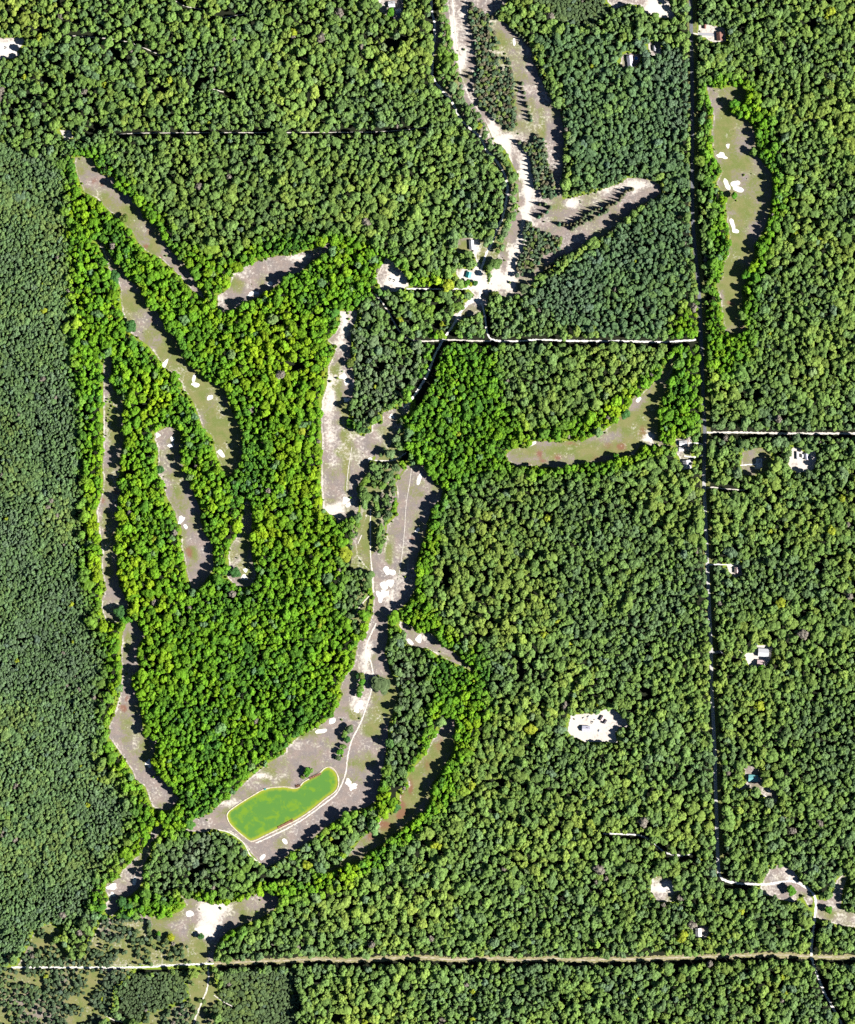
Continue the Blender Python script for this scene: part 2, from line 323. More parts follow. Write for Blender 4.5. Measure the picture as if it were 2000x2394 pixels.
clear('slot_n', [(140,304),(165,304),(172,320),(152,328)], 'small gap beside the western ride', (0.1,0.6,0.0))
clear('trail1', [(857,1205),(880,1205),(880,1330),(868,1340),(850,1320),(835,1300),(830,1265),(845,1240)], 'green glade west of the central clearing', (0.75,0.1,0.0))

# blobs of cover on the open ground: (x, y, rx, ry, weight)
GRASS = [(310,2215,110,36,.7),(420,2230,40,20,.6),(1083,580,14,14,.4),(1125,590,10,16,.5),(1150,110,14,50,.4),(460,910,30,60,.5),(520,960,22,50,.6),(530,1010,20,30,.5),(400,760,20,60,.4),(1500,1000,40,28,.6),(1540,960,30,40,.5),(1400,1050,90,14,.4),(1300,1050,60,14,.3),
 (1690,310,14,22,.7),(1700,270,14,14,.5),(1740,480,18,40,.5),(1715,570,16,60,.5),(1720,650,18,30,.8),(1715,690,16,30,.5),(560,665,16,14,.9),(790,880,8,18,.8),(805,990,8,50,.8),(790,1055,18,8,.9),(812,1100,5,60,.8),(822,1010,14,10,.8),
 (918,1640,16,50,.9),(880,1690,22,50,.8),(833,1675,10,12,.9),(700,1715,30,14,.8),(910,1300,6,26,.7),(380,2130,40,16,.9),(415,2090,14,14,.9),(300,2165,40,10,.8),(350,2215,40,24,.9),(250,2235,50,14,.8),(460,2235,16,20,.8),(230,2330,40,30,.9),(150,2330,60,60,.2),
 (1170,110,10,40,.5),(1245,245,8,40,.5),(1268,300,8,60,.4),(1200,220,10,40,.8),(1145,50,14,10,.8),(250,1215,8,16,.7),(252,1300,8,40,.6),(295,1510,8,30,.7),(300,1730,20,30,.3),(312,1885,14,14,.6),(262,1000,10,50,.3),(365,540,18,60,.5),(255,470,18,40,.3),(300,500,14,30,.4),
 (1040,1540,26,10,.6),(965,1850,14,60,.7),(1015,1790,14,30,.5),(330,2010,8,16,.5),(415,1130,14,34,.6),(455,1290,8,30,.5),(570,1300,10,50,.6),(1115,585,8,16,.7),(1083,580,10,12,.7),(800,690,6,6,.4),(262,950,16,34,.9),(850,1180,10,10,.9)]
SANDB = [(1200,400,7,40,-.9),(1208,470,7,50,-.9),(1198,540,8,30,-.9),(1178,600,8,34,-.7),(1058,90,5,70,-.5),(1125,258,6,20,-.4),(1085,60,12,90,.3),(1170,330,20,14,.7),(1195,350,16,20,.6),(1226,400,11,50,.6),(1238,470,10,60,.65),(1224,540,12,45,.6),(1200,590,14,36,.6),(1175,650,24,30,.7),(1152,300,12,18,.6),(1120,255,8,16,.4),(1428,470,90,12,.05),(1280,230,10,60,.15),(1080,150,12,14,.6),(1060,60,5,60,.9),
 (20,112,34,14,1.2),(925,655,16,16,1.1),(490,2143,20,34,.7),(520,2120,26,16,.6),(470,2180,26,14,.4),(805,750,6,20,.8),(795,800,14,14,.6),(775,900,8,40,.3),(830,900,8,6,.3),(1335,475,10,8,1.0),(1440,440,50,8,.4),(1490,430,30,10,.5),(770,980,10,60,.3),(780,1190,26,14,.6),(1520,1022,10,12,1.0),
 (855,1540,12,50,.6),(840,1640,14,16,.6),(560,1880,60,10,.5),(700,1740,30,8,.4),(620,1815,30,8,.5),(560,640,20,10,.5),(700,600,30,8,.4),(520,700,8,14,.5),(1105,703,20,7,.9),(1116,664,20,16,1.0),(1090,640,18,10,.9),(1112,580,6,22,.9),(1120,625,8,18,.9),(1072,740,12,7,.7),(1550,2075,22,10,.9),(1570,2080,30,6,.8),(1776,1082,8,11,1.3),
 (1850,2040,24,14,.3),(1460,25,20,10,.6),(1530,18,22,14,.6),(912,1370,26,60,.35),(1000,1497,10,10,.4)]
RUST = [(222,420,8,8,.5),(240,430,6,5,.5),(283,508,8,5,.6),(339,578,6,6,.8),(350,540,6,8,.5),(375,600,6,5,.6),(355,749,6,4,.6),(240,1172,6,6,.7),(270,1148,12,6,.7),(262,1250,8,6,.6),(245,1240,5,5,.5),(285,1655,10,6,.9),(296,1635,6,8,.7),(288,1662,6,4,.6),(445,1290,9,12,.8),
 (1263,1063,6,6,.9),(1270,1077,8,5,.7),(1307,1070,6,6,.9),(1240,1085,8,4,.5),(1335,1038,16,4,.6),(1400,1070,12,8,.6),(1420,1045,14,8,.5),(1457,1042,10,8,1.0),(1450,975,14,5,.6),(1505,1010,8,14,.6),(1520,960,10,20,.3),(1470,1060,30,4,.5),
 (938,1885,8,12,.9),(945,1905,10,8,.9),(900,1930,16,8,.9),(870,1955,10,8,.6),(960,1840,6,20,.8),(1000,1790,8,14,.4),(1030,1735,8,14,.4),(610,2090,14,5,.6),(906,975,14,8,.5),(960,1258,6,5,.8),(664,634,5,4,.6),(1710,709,8,5,.8),(1733,765,8,5,.6),(1500,330,0.1,0.1,0),(935,1860,8,6,.6),(780,1910,16,6,.3),(850,1280,6,5,.4)]

# dirt tracks and roads: (points, half width of the surface, tree clearance)
ROAD = [(1616,-60),(1616,0),(1619,143),(1620,286),(1620,400),(1621,514),(1628,600),(1636,686),(1640,771),(1643,857),(1646,943),(1649,1014),(1647,1114),(1650,1200),(1653,1257),(1656,1343),(1660,1429),(1664,1529),(1665,1600),(1669,1686),(1673,1771),(1674,1834),(1677,1919),(1679,1993),(1682,2044)]
TRACKS = {
 'bend': ([(1682,2046),(1699,2061),(1749,2068),(1799,2068),(1849,2061),(1879,2071),(1904,2093),(1909,2123),(1901,2193),(1899,2233),(1906,2263),(1929,2322),(1949,2357),(1969,2394),(1990,2440)], 2.6, 8, 'pale dirt road bending southeast from the end of the long road'),
 'east': ([(1654,1011),(1740,1011),(1850,1013),(2000,1013),(2120,1014)], 2.2, 8, 'pale dirt track running east from the long road'),
 'spur': ([(1654,1141),(1670,1139),(1700,1143),(1743,1146)], 1.3, 5, 'short dirt spur east of the long road'),
 'cross': ([(1126,706),(1134,737),(1140,777),(1154,794),(1200,797),(1257,794),(1329,796),(1386,797),(1457,797),(1537,799),(1586,797),(1629,794)], 2.0, 8, 'pale track running east from the crossroads to the road'),
 'crossw': ([(1149,797),(1100,796),(1057,794),(1000,797),(963,794),(946,786),(929,766),(909,729),(897,711),(877,686)], 1.6, 6, 'thin sandy trail curving west below the crossroads'),
 'north': ([(1009,-40),(1009,0),(1011,29),(1017,63),(1014,114),(1011,160),(1013,180),(1026,200),(1057,237),(1080,280),(1123,320),(1137,349),(1160,374),(1177,400),(1186,429),(1186,457),(1177,503),(1160,543),(1149,571),(1137,594),(1126,629),(1123,651),(1123,700)], 2.6, 6.5, 'whitish lane winding north from the crossroads'),
 'padlane': ([(951,674),(1000,675),(1060,675),(1115,673)], 1.8, 6, 'straight pale lane to the sandy pad'),
 'sw': ([(1120,697),(1094,711),(1077,731),(1060,760),(1040,789),(1020,823),(1000,874),(983,903),(966,929),(943,954)], 2.6, 8, 'sandy lane slanting southwest from the crossroads'),
 'grass': ([(874,1076),(909,1077),(930,1071),(951,1057)], 1.3, 4.5, 'short pale trail across the central grove'),
 'mid': ([(867,1190),(866,1243),(867,1300),(871,1343),(873,1386)], 1.5, 4.5, 'thin white path west of the central clearing'),
 'mid2': ([(863,1394),(843,1417),(829,1440)], 1.2, 4, 'short pale path leading into the vivid forest'),
 'mid3': ([(846,1251),(837,1271)], 1.1, 3, 'very short pale path beside the glade'),
 'pond': ([(880,1457),(860,1500),(854,1529),(863,1537),(871,1566),(872,1600),(860,1643),(843,1691),(823,1731),(813,1771),(810,1800),(803,1825),(786,1857),(745,1890),(700,1922),(643,1952),(598,1972)], 1.6, 3.5, 'white footpath down to the pond'),
 'pond2': ([(509,1941),(537,1948),(569,1971),(583,1997),(597,2011),(608,2018)], 1.3, 4, 'thin pale path south of the pond'),
 'southw': ([(26,2263),(120,2263),(314,2263),(400,2258),(500,2254)], 2.0, 7, 'straight white track along the southwest field'),
 'ride': ([(500,2254),(600,2249),(671,2247),(740,2243),(800,2247),(880,2243),(991,2240),(1060,2245),(1150,2241),(1215,2246),(1300,2242),(1360,2246),(1429,2244),(1500,2243),(1650,2238),(1814,2234),(1899,2238),(2000,2239),(2120,2239)], 1.6, 9, 'long grassy ride across the south'),
 'south': ([(486,2262),(486,2305),(469,2351),(454,2391),(448,2430)], 1.8, 6, 'pale path leaving the southern edge'),
 'south2': ([(500,2328),(520,2342),(543,2354)], 1.0, 3, 'faint curved trail in the southern plantation'),
 'south3': ([(249,2377),(265,2386),(286,2391),(300,2400)], 1.3, 5, 'short pale path at the southern edge'),
 'padse': ([(1411,1950),(1457,1951),(1500,1955),(1530,1973),(1555,1993),(1590,2001),(1618,1998)], 1.7, 6.5, 'white track curving towards the road in the southeast'),
 'nw1': ([(140,81),(194,84),(269,91),(317,103),(377,129),(405,145)], 1.0, 5, 'thin pale trail through the northwest forest'),
 'nw2': ([(395,-10),(429,11),(474,21)], 0.9, 4.5, 'faint trail at the northern edge'),
 'nw3': ([(510,36),(520,39),(545,36),(571,31)], 0.9, 4, 'faint short trail in the northern forest'),
 'nw4': ([(498,207),(523,214)], 0.9, 4, 'faint pale gap in the northern forest'),
 'ride_n': ([(277,313),(305,311),(334,310),(500,309),(640,309),(827,308),(900,306),(1000,297)], 0.8, 5.5, 'narrow shaded ride through the northern forest'),
 'd9': ([(1656,1320),(1690,1320),(1715,1323)], 1.5, 5, 'driveway to the small house east of the road'),
 'd10': ([(1664,1526),(1690,1524)], 3.0, 6, 'concrete apron beside the long road'),
 'd5': ([(1601,1066),(1625,1069),(1648,1062)], 1.6, 5, 'white driveway between two white roofed houses'),
 'd5b': ([(1610,1036),(1632,1036),(1645,1039)], 1.4, 5, 'upper white driveway by the road'),
 'well': ([(1731,1088),(1750,1086),(1775,1086)], 1.4, 4, 'pale drive across the mown lawn'),
 'e1': ([(1622,76),(1634,79)], 1.5, 5, 'driveway mouth at the northern road'),
 'strip': ([(1058,-30),(1060,20),(1066,80),(1072,130),(1076,165)], 1.5, 3, 'pale wheel track down the north sandy strip'),
 'fair': ([(963,1091),(958,1130),(950,1180),(946,1240),(940,1300),(930,1360)], 0.6, 1, 'thin faint line along the dry fairway'),
 'fair2': ([(823,1045),(817,1080),(812,1120),(811,1150)], 0.7, 1, 'thin faint line in the pale clearing'),
}

mask = np.zeros((NY, NX), bool)
for k, (poly, lab, w) in CLEAR.items(): fill(poly, mask)
block = dilate(mask, 2); block |= shift(block, 0, -1)
for k, (pts, hw, rad, lab) in TRACKS.items(): stroke(pts, rad+2.2, block); stroke([(x+4.5, y+3.5) for x, y in pts], rad+(0 if k in ('ride_n', 'nw1', 'nw2', 'nw3', 'nw4', 'south2') else 2), block)
stroke([(x+2.5, y) for x, y in ROAD], 13.0, block)
stroke([(1005,880),(990,905),(973,934),(950,960)], 15, block)
ISLANDS = [
 [(1094,17),(1126,23),(1149,51),(1160,86),(1169,120),(1197,143),(1200,183),(1206,246),(1209,286),(1200,309),(1160,280),(1123,243),(1106,200),(1123,183),(1120,143),(1114,86),(1100,57)],
 [(1211,329),(1237,337),(1257,314),(1271,343),(1280,371),(1289,400),(1300,440),(1300,460),(1271,463),(1257,429),(1249,386),(1234,357)],
 [(1231,511),(1266,543),(1314,557),(1309,586),(1257,600),(1243,637),(1206,646),(1217,600),(1223,577)],
]
GROVE = [[(845,1020),(900,1000),(945,985),(950,1050),(930,1085),(945,1100),(920,1130),(930,1165),(900,1220),(905,1290),(868,1340),(852,1440),(830,1480),(815,1420),(822,1300),(825,1230),(845,1200),(840,1140),(860,1110),(880,1070)],
 [(1020,40),(1046,0),(1075,160),(1125,262),(1160,340),(1215,420),(1210,500),(1185,585),(1150,650),(1130,600),(1180,500),(1185,430),(1120,320),(1030,210),(1012,120)]]
groves = np.zeros((NY, NX), bool)
for p in GROVE: fill(p, groves)
island = np.zeros((NY, NX), bool)
for p in ISLANDS: fill(p, island)

# regions of different tree growth
reg = np.zeros((NY, NX), np.int8)
fill([(-300,-300),(560,-300),(560,200),(470,320),(260,340),(120,340),(-300,330)], reg, 4)              # uneven olive forest
fill([(-300,330),(0,330),(60,345),(135,385),(160,500),(165,700),(175,900),(190,1050),(195,1200),(205,1350),(222,1450),(232,1520),(226,1600),(222,1700),(240,1800),(285,1900),(290,1950),(225,2050),(200,2150),(130,2160),(60,2200),(20,2262),(-300,2270)], reg, 2)
fill([(1320,60),(1610,120),(1612,795),(1450,795),(1330,760),(1240,700),(1290,640),(1420,555),(1550,460),(1540,415),(1330,455),(1325,300),(1300,200),(1245,90)], reg, 3)
fill([(150,350),(215,340),(262,392),(335,450),(395,520),(432,570),(470,590),(545,600),(600,572),(690,552),(780,540),(850,560),(905,590),(990,640),(1110,690),(1060,790),(1165,800),(1180,900),(1190,960),(1240,1010),(1330,985),(1400,965),(1460,920),(1530,860),(1580,810),(1640,800),(1645,900),(1640,1000),(1560,1060),(1400,1115),(1250,1115),(1150,1110),(1060,1150),(1040,1220),(1020,1300),(1000,1400),(1050,1470),(1140,1530),(1170,1580),(1140,1620),(1150,1680),(1110,1730),(1085,1800),(1060,1880),(1000,1940),(900,2020),(820,2080),(700,2110),(640,2140),(560,2180),(500,2230),(230,2180),(210,2110),(240,2060),(270,2010),(320,1950),(330,1900),(290,1820),(245,1760),(235,1680),(250,1600),(240,1520),(222,1450),(205,1350),(195,1200),(190,1050),(175,900),(165,700),(165,560)], reg, 1)
fill([(1640,190),(1700,190),(1760,190),(1805,280),(1835,400),(1845,480),(1805,600),(1775,700),(1770,800),(1720,880),(1670,900),(1652,800),(1660,650),(1668,500),(1645,350)], reg, 1)
fill([(1560,740),(1640,700),(1650,1010),(1560,1040)], reg, 1)
fill([(300,2278),(420,2262),(450,2290),(440,2340),(395,2362),(335,2370),(310,2400),(262,2380),(275,2320)], reg, 6)
fill([(510,2275),(690,2262),(700,2330),(715,2440),(510,2440)], reg, 6)
fill([(1225,-50),(1420,-50),(1430,30),(1400,55),(1290,55)], reg, 6)
for poly in ([(845,1020),(900,1000),(945,985),(950,1050),(930,1085),(945,1100),(920,1130),(930,1165),(900,1220),(905,1290),(868,1340),(852,1440),(830,1480),(800,1420),(810,1300),(820,1230),(845,1200),(840,1140),(860,1110),(880,1070)],
             [(1020,40),(1046,0),(1075,160),(1125,262),(1160,340),(1215,420),(1210,500),(1185,585),(1150,650),(1130,600),(1180,500),(1185,430),(1120,320),(1030,210),(1012,120)],
             [(825,730),(900,700),(1000,800),(960,920),(850,1010),(820,950)],
             [(880,690),(1110,690),(1050,780),(960,780),(920,740)]):
    fill(poly, reg, 5)
for poly in ([(380,1955),(560,1965),(650,2040),(600,2085),(430,2085),(345,2095),(345,2015)], [(915,1475),(1010,1540),(1000,1690),(935,1840),(880,1895),(750,1960),(640,2045),(700,2060),(810,1990),(900,1890),(915,1740)]):
    fill(poly, reg, 5)
fill(CLEAR['field_sw'][0], reg, 7); fill(CLEAR['field_s2'][0], reg, 7)
fill([(200,2262),(205,2190),(240,2150),(350,2150),(352,2190),(442,2212),(446,2256)], reg, 7)
fill([(866,1090),(905,1085),(925,1130),(930,1170),(905,1205),(850,1200),(845,1165),(850,1120)], reg, 5)

# ------------------------------------------------------------------ ground
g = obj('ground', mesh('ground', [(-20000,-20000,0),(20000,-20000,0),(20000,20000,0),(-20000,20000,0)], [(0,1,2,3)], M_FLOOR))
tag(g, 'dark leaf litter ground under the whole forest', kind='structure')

vn_a = VN(14, 1); vn_b = VN(40, 2); vn_c = VN(110, 3); vn_d = VN(260, 4); vn_e = VN(22, 5)
def grid_sheet(name, cells, z, mat, cover_fn, rough=0.0):
    ii, jj = np.nonzero(cells)
    corners = np.stack([np.stack([ii, jj], 1), np.stack([ii+1, jj], 1), np.stack([ii+1, jj+1], 1), np.stack([ii, jj+1], 1)], 1)
    key = corners[..., 0]*(NX+1) + corners[..., 1]
    u, inv = np.unique(key, return_inverse=True); inv = inv.reshape(key.shape)
    vi, vj = u // (NX+1), u % (NX+1)
    x, y = vj*CELL+X0, vi*CELL+Y0
    zz = z + (rough*(vn_a(x, y)-0.5) if rough else 0)
    co = np.stack([wx(x), wy(y), np.broadcast_to(zz, x.shape)], 1)
    me = bpy.data.meshes.new(name); me.vertices.add(len(u)); me.vertices.foreach_set('co', co.ravel())
    nf = len(ii); me.loops.add(nf*4); me.polygons.add(nf)
    me.loops.foreach_set('vertex_index', inv.ravel().astype(np.int32))
    me.polygons.foreach_set('loop_start', np.arange(0, nf*4, 4, dtype=np.int32))
    me.polygons.foreach_set('loop_total', np.full(nf, 4, np.int32))
    me.materials.append(mat); me.update(calc_edges=True); me.validate()
    cov = cover_fn(x, y)
    at = me.attributes.new('cover', 'FLOAT_COLOR', 'POINT')
    at.data.foreach_set('color', np.concatenate([cov, np.ones((len(u), 1))], 1).astype(np.float32).ravel())
    return obj(name, me)

west_edge = mask & ~(shift(mask, 0, 2) & shift(mask, -1, 1))
ring = ~mask
def blobs(lst, x, y):
    o = np.zeros(x.shape)
    jx = (vn_a(x, y)-0.5)*14; jy = (vn_a(y*0.8+200, x*0.8+200)-0.5)*14
    for bx, by, rx, ry, w in lst:
        d = ((x+jx*min(1, rx/10)-bx)/rx)**2 + ((y+jy*min(1, ry/10)-by)/ry)**2
        o += w*np.exp(-d*0.75)*1.15
    return o
done = np.zeros((NY, NX), bool)
GR = {'grove%d' % q: (p, ['grassy ground under the central grove', 'grassy ground under the trees along the northern lane'][q], (0.7, 0.1, 0.0)) for q, p in enumerate(GROVE)}
for k, (poly, lab, w) in {**CLEAR, **GR}.items():
    m = np.zeros((NY, NX), bool); fill(poly, m)
    m = (dilate(m, 5) if not k.startswith('grove') else m) & ~done
    done |= m
    def cover(x, y, w=w):
        i = np.clip(((y-Y0)/CELL).astype(int), 0, NY-1); j = np.clip(((x-X0)/CELL).astype(int), 0, NX-1)
        out = ring[i, j] & ~groves[i, j]; we = west_edge[i, j]
        n1 = (vn_b(x, y)-0.5)
        gr = w[0] - 0.1 + n1*0.9 + (vn_a(x, y)-0.5)*0.5 + blobs(GRASS, x, y); sd = w[1] + (vn_e(x, y)-0.5)*0.5 + blobs(SANDB, x, y); ru = w[2] - 0.12 + blobs(RUST, x, y) + (vn_a(x, y)-0.6)*w[2]
        sd = np.where(we, sd+0.28, sd)
        gr = np.where(island[i, j], np.maximum(gr, 0.62), gr); gr = np.where(out, 1.35, np.clip(gr, 0, 1.1)); sd = np.where(out, 0.0, sd); ru = np.where(out, 0.0, ru)
        return np.clip(np.stack([gr, sd, ru], 1), 0, 1.4)
    o = grid_sheet('clearing_ground', m, 0.06, M_OPEN, cover, 0.0)
    tag(o, lab, kind='structure')

# ------------------------------------------------------------------ ribbons: road and tracks
def ribbon(name, pts, hw, z, mat, wob=0.35, seed=1, crown=0.0):
    c = catmull(pts, 3.0); r = random.Random(seed); v = []; f = []
    off = [r.uniform(-1, 1) for _ in range(len(c)*2)]
    for i, p in enumerate(c):
        d = c[min(i+1, len(c)-1)] - c[max(i-1, 0)]; d = d/(np.hypot(*d)+1e-9); n = np.array([-d[1], d[0]])
        a = hw*(1+wob*off[2*i]); b = hw*(1+wob*off[2*i+1])
        for q, zz in ((p-n*a, z), (p, z+crown), (p+n*b, z)): v.append(tuple(P(q[0], q[1], zz)))
        if i:
            for e in (0, 1): f.append((3*i-3+e, 3*i-2+e, 3*i+1+e, 3*i+e))
    me = mesh(name, v, f, mat); me.update()
    return obj(name, me)
M_ROAD = None
t = NT('road_surface')
sp = t.n.new('ShaderNodeSeparateXYZ'); t.l.new(t.pos(), sp.inputs[0])
asp = t.mix(t.ramp(t.noise(0.4, 4, 0.6), 0.35, 0.65), (0.13, 0.135, 0.15), (0.17, 0.175, 0.19))
grv = t.mix(t.ramp(t.noise(0.3, 4, 0.6), 0.35, 0.7), (0.55, 0.54, 0.53), (0.40, 0.39, 0.38))
M_ROAD = t.base(t.mix(t.ramp(sp.outputs[1], 40.0, 100.0), grv, asp))       # paved north of the junction, gravel south of it
M_VERGE = mottled('grass_verge', (0.10, 0.14, 0.03), (0.20, 0.19, 0.08), 0.3)
o = ribbon('verge', [(x+2.5, y) for x, y in ROAD], 11.5, 0.09, M_VERGE, 0.1, 3); tag(o, 'grass verge along the long straight road', kind='structure')
o = ribbon('road', ROAD, 4.0, 0.22, M_ROAD, 0.04, 2, 0.08); tag(o, 'long straight road through the eastern forest', kind='structure')
zt = 0.14
for q, (k, (pts, hw, rad, lab)) in enumerate(TRACKS.items()):
    mat = M_DIRT
    if k in ('north', 'sw', 'bend', 'padlane', 'southw', 'd5', 'd5b', 'd9', 'padse', 'well', 'cross'): mat = M_LOT
    if k in ('d10',): mat = M_DRIVE
    if k == 'ride': mat = M_RIDE
    o = ribbon('track', pts, hw, 0.13+0.003*q, mat, 0.45 if hw < 3 else 0.3, q+10, 0.03); tag(o, lab, kind='structure')
    if k == 'ride':
        o = ribbon('grass_ride', pts, 6.0, 0.10, mottled('ride_grass', (0.20, 0.20, 0.07), (0.34, 0.29, 0.18), 0.2), 0.4, 77); tag(o, 'strip of dry grass along the southern ride', kind='structure')
# bridge of concrete drive at the northern house
def patch(name, poly, z, mat, lab, smooth=True, lift=0.0):
    c = catmull(poly, 2.0, True) if smooth else np.array(poly, float)
    ctr = c.mean(0); v = [tuple(P(ctr[0], ctr[1], z+lift))]; f = []; n = len(c)
    for sc, zz in ((0.7, z+lift*0.6), (1.0, z)):
        for p in c: q = ctr+(p-ctr)*sc; v.append(tuple(P(q[0], q[1], zz)))
    for i in range(n):
        j = (i+1) % n; f.append((0, 1+j, 1+i)); f.append((1+i, 1+j, 1+n+j, 1+n+i))
    me = mesh(name, v, f, mat)
    o = obj(name, me); tag(o, lab, kind='structure'); return o
patch('driveway', [(1632,75),(1655,75),(1678,76),(1676,83),(1655,82),(1632,81)], 0.15, M_DRIVE, 'pale concrete driveway of the dark roofed house', False)
patch('driveway', [(1770,1072),(1783,1072),(1784,1092),(1772,1092),(1768,1085)], 0.165, M_LOT, 'white pad in the middle of the mown lawn', False)

# ------------------------------------------------------------------ sand bunkers
BUNK = [(1703,340,4,5,0,'teardrop white bunker near the top of the eastern clearing'),(1689,363,12,7,-20,'boomerang white bunker below the teardrop bunker'),(1701,431,7,12,25,'tall white bunker west of the bunker trio'),(1721,428,9,8,10,'upper white bunker of the clustered trio'),(1728,441,11,8,-10,'lower white bunker of the clustered trio'),(1714,523,6,12,20,'slender white bunker low in the eastern clearing'),(1721,539,7,6,-30,'small white bunker tip below the slender bunker'),
 (386,849,5,11,-30,'slender bunker on the west side of the diagonal clearing'),(453,884,5,8,0,'upper white bunker at the waist of the diagonal clearing'),(457,899,9,6,10,'lower white bunker at the waist of the diagonal clearing'),(517,1060,9,7,-40,'pale bunker near the foot of the diagonal clearing'),(491,929,5,8,-20,'faint worn bunker in the diagonal clearing'),
 (403,1027,5,7,0,'white bunker near the head of the pinkish clearing'),(399,1042,8,5,15,'shaded bunker below the white one in the pinkish clearing'),(369,1017,5,6,0,'small sand patch at the corner of the pinkish clearing'),(423,1216,6,11,-25,'white bunker halfway down the pinkish clearing'),(434,1231,5,5,0,'small round bunker halfway down the pinkish clearing'),
 (347,1786,7,9,0,'white bunker in the bent southwest clearing'),(631,663,9,5,25,'white bunker under the trees of the mauve clearing'),(591,686,14,5,15,'long shaded bunker in the mauve clearing'),(803,880,9,8,0,'white bunker with grassy hole in the central clearing'),(810,894,6,6,0,'pale bunker just below the holed bunker'),(811,934,8,5,0,'white bunker beside the shaded central grove'),(916,973,6,6,0,'round bunker in the clearing branch'),
 (809,1169,9,8,0,'broad white bunker low in the central clearing'),(814,1181,6,5,0,'small bunker under the broad white one'),(981,1120,6,12,-8,'tall pale bunker at the head of the dry fairway'),(866,1074,7,4,0,'pale patch by the lone shrub in the centre'),(574,1333,5,5,0,'small bunker in the small curved clearing'),(571,1350,8,6,0,'pinkish sand patch in the small curved clearing'),(976,1240,5,6,0,'small bunker at the east edge of the dry fairway'),
 (905,1334,9,8,30,'northern bunker of the big fairway cluster, west lobe'),(916,1338,8,9,0,'northern bunker of the big fairway cluster, east lobe'),(899,1369,11,8,30,'middle bunker of the big fairway cluster, west lobe'),(913,1363,9,9,0,'middle bunker of the big fairway cluster, east lobe'),(887,1391,7,10,25,'southern bunker of the big fairway cluster, west lobe'),(899,1388,8,10,-20,'southern bunker of the big fairway cluster, east lobe'),(890,1403,7,5,15,'lowest bunker of the big fairway cluster'),
 (980,1494,7,10,-20,'pale bunker in the small tapering clearing'),(959,1501,9,5,-25,'worn bunker at the west end of the tapering clearing'),(842,1648,8,10,-20,'worn white bunker beside the footpath'),(834,1662,6,6,0,'lower worn bunker beside the footpath'),(777,1686,6,9,-15,'pale bunker at the forest edge above the pond'),(751,1710,11,6,15,'pale bunker at the corner above the pond'),
 (815,1828,7,7,0,'upper lobe of the white bunker east of the pond'),(826,1838,11,6,-10,'lower lobe of the white bunker east of the pond'),(822,1842,6,8,20,'southern lobe of the white bunker east of the pond'),(666,1968,6,7,0,'white bunker south of the pond'),(614,2005,6,7,-15,'white bunker at the southern tip of the pond clearing'),
 (314,2061,6,8,0,'white bunker in the descending southwest clearing'),(261,2075,12,7,15,'broad white bunker at the west end of the descending clearing'),(262,2092,6,6,0,'small sandy scrape below the broad southwest bunker'),(443,2137,12,6,10,'white bunker on the grass edge of the southern clearing'),(478,2174,18,8,5,'large white bunker in the southern clearing'),(1203,97,4,8,-10,'small ringed bunker in the northern clearing'),(1494,934,6,6,0,'small bunker in the curved clearing by the road'),(1245,1037,8,5,30,'sandy scrape at the head of the curved clearing')]
rb = random.Random(5)
for (x, y, rx, ry, rot, lab) in BUNK:
    n = 9; pts = []
    ph = rb.uniform(0, 6.28); lob = rb.choice((2, 3))
    for k in range(n):
        a = 2*math.pi*k/n; rr = 1 + 0.28*math.sin(lob*a+ph) + rb.uniform(-0.12, 0.12)
        px, py = rx*rr*math.cos(a), ry*rr*math.sin(a); ca, sa = math.cos(R(rot)), math.sin(R(rot))
        pts.append((x+px*ca+py*sa, y-px*sa+py*ca))
    patch('sand_bunker', pts, 0.115, M_SAND, lab, True, -0.03)

# ------------------------------------------------------------------ pond
POND = [(769,1794),(783,1803),(791,1823),(786,1848),(757,1871),(729,1894),(694,1917),(660,1934),(620,1954),(591,1967),(577,1963),(543,1934),(531,1914),(533,1900),(551,1885),(586,1863),(620,1845),(660,1840),(694,1843),(711,1828),(746,1808),(757,1798)]
pc = catmull(POND, 3.0, True)
pm = np.zeros((NY, NX), bool); fill(pc, pm)
dist = np.zeros((NY, NX)); cur = pm.copy()
for k in range(12):
    dist[cur] = k+1
    cur = cur & shift(cur,1,0) & shift(cur,-1,0) & shift(cur,0,1) & shift(cur,0,-1)
t = NT('pond_water')
sep = t.n.new('ShaderNodeSeparateColor'); t.l.new(t.attr('cover'), sep.inputs[0])
al = t.noise(0.045, 6, 0.68, dist=0.5)
shore = t.math('ADD', sep.outputs[0], t.math('MULTIPLY', t.math('SUBTRACT', al, 0.5), 0.5))
c = t.mix(t.ramp(al, 0.47, 0.60, 0.0, 0.85), (0.090, 0.215, 0.040), (0.155, 0.275, 0.022))
c = t.mix(t.ramp(shore, 0.2, 0.95), c, (0.27, 0.31, 0.03))
t.b.inputs['Roughness'].default_value = 0.25; t.b.inputs['Specular IOR Level'].default_value = 0.3
M_WATER = t.base(c)
def pcov(x, y):
    i = np.clip(((y-Y0)/CELL).astype(int), 0, NY-1); j = np.clip(((x-X0)/CELL).astype(int), 0, NX-1)
    d = np.minimum.reduce([dist[i,j], dist[np.maximum(i-1,0),j], dist[i,np.maximum(j-1,0)]])
    w = np.clip(1-(d-1.0)/6.0, 0, 1); return np.stack([w, w*0, w*0], 1)
o = grid_sheet('pond_water', pm, 0.25, M_WATER, pcov); tag(o, 'algae green water of the elongated pond', kind='structure')
M_BANK = mottled('pond_bank', (0.56, 0.50, 0.40), (0.36, 0.31, 0.22), 0.25)
v = []; f = []; n = len(pc)
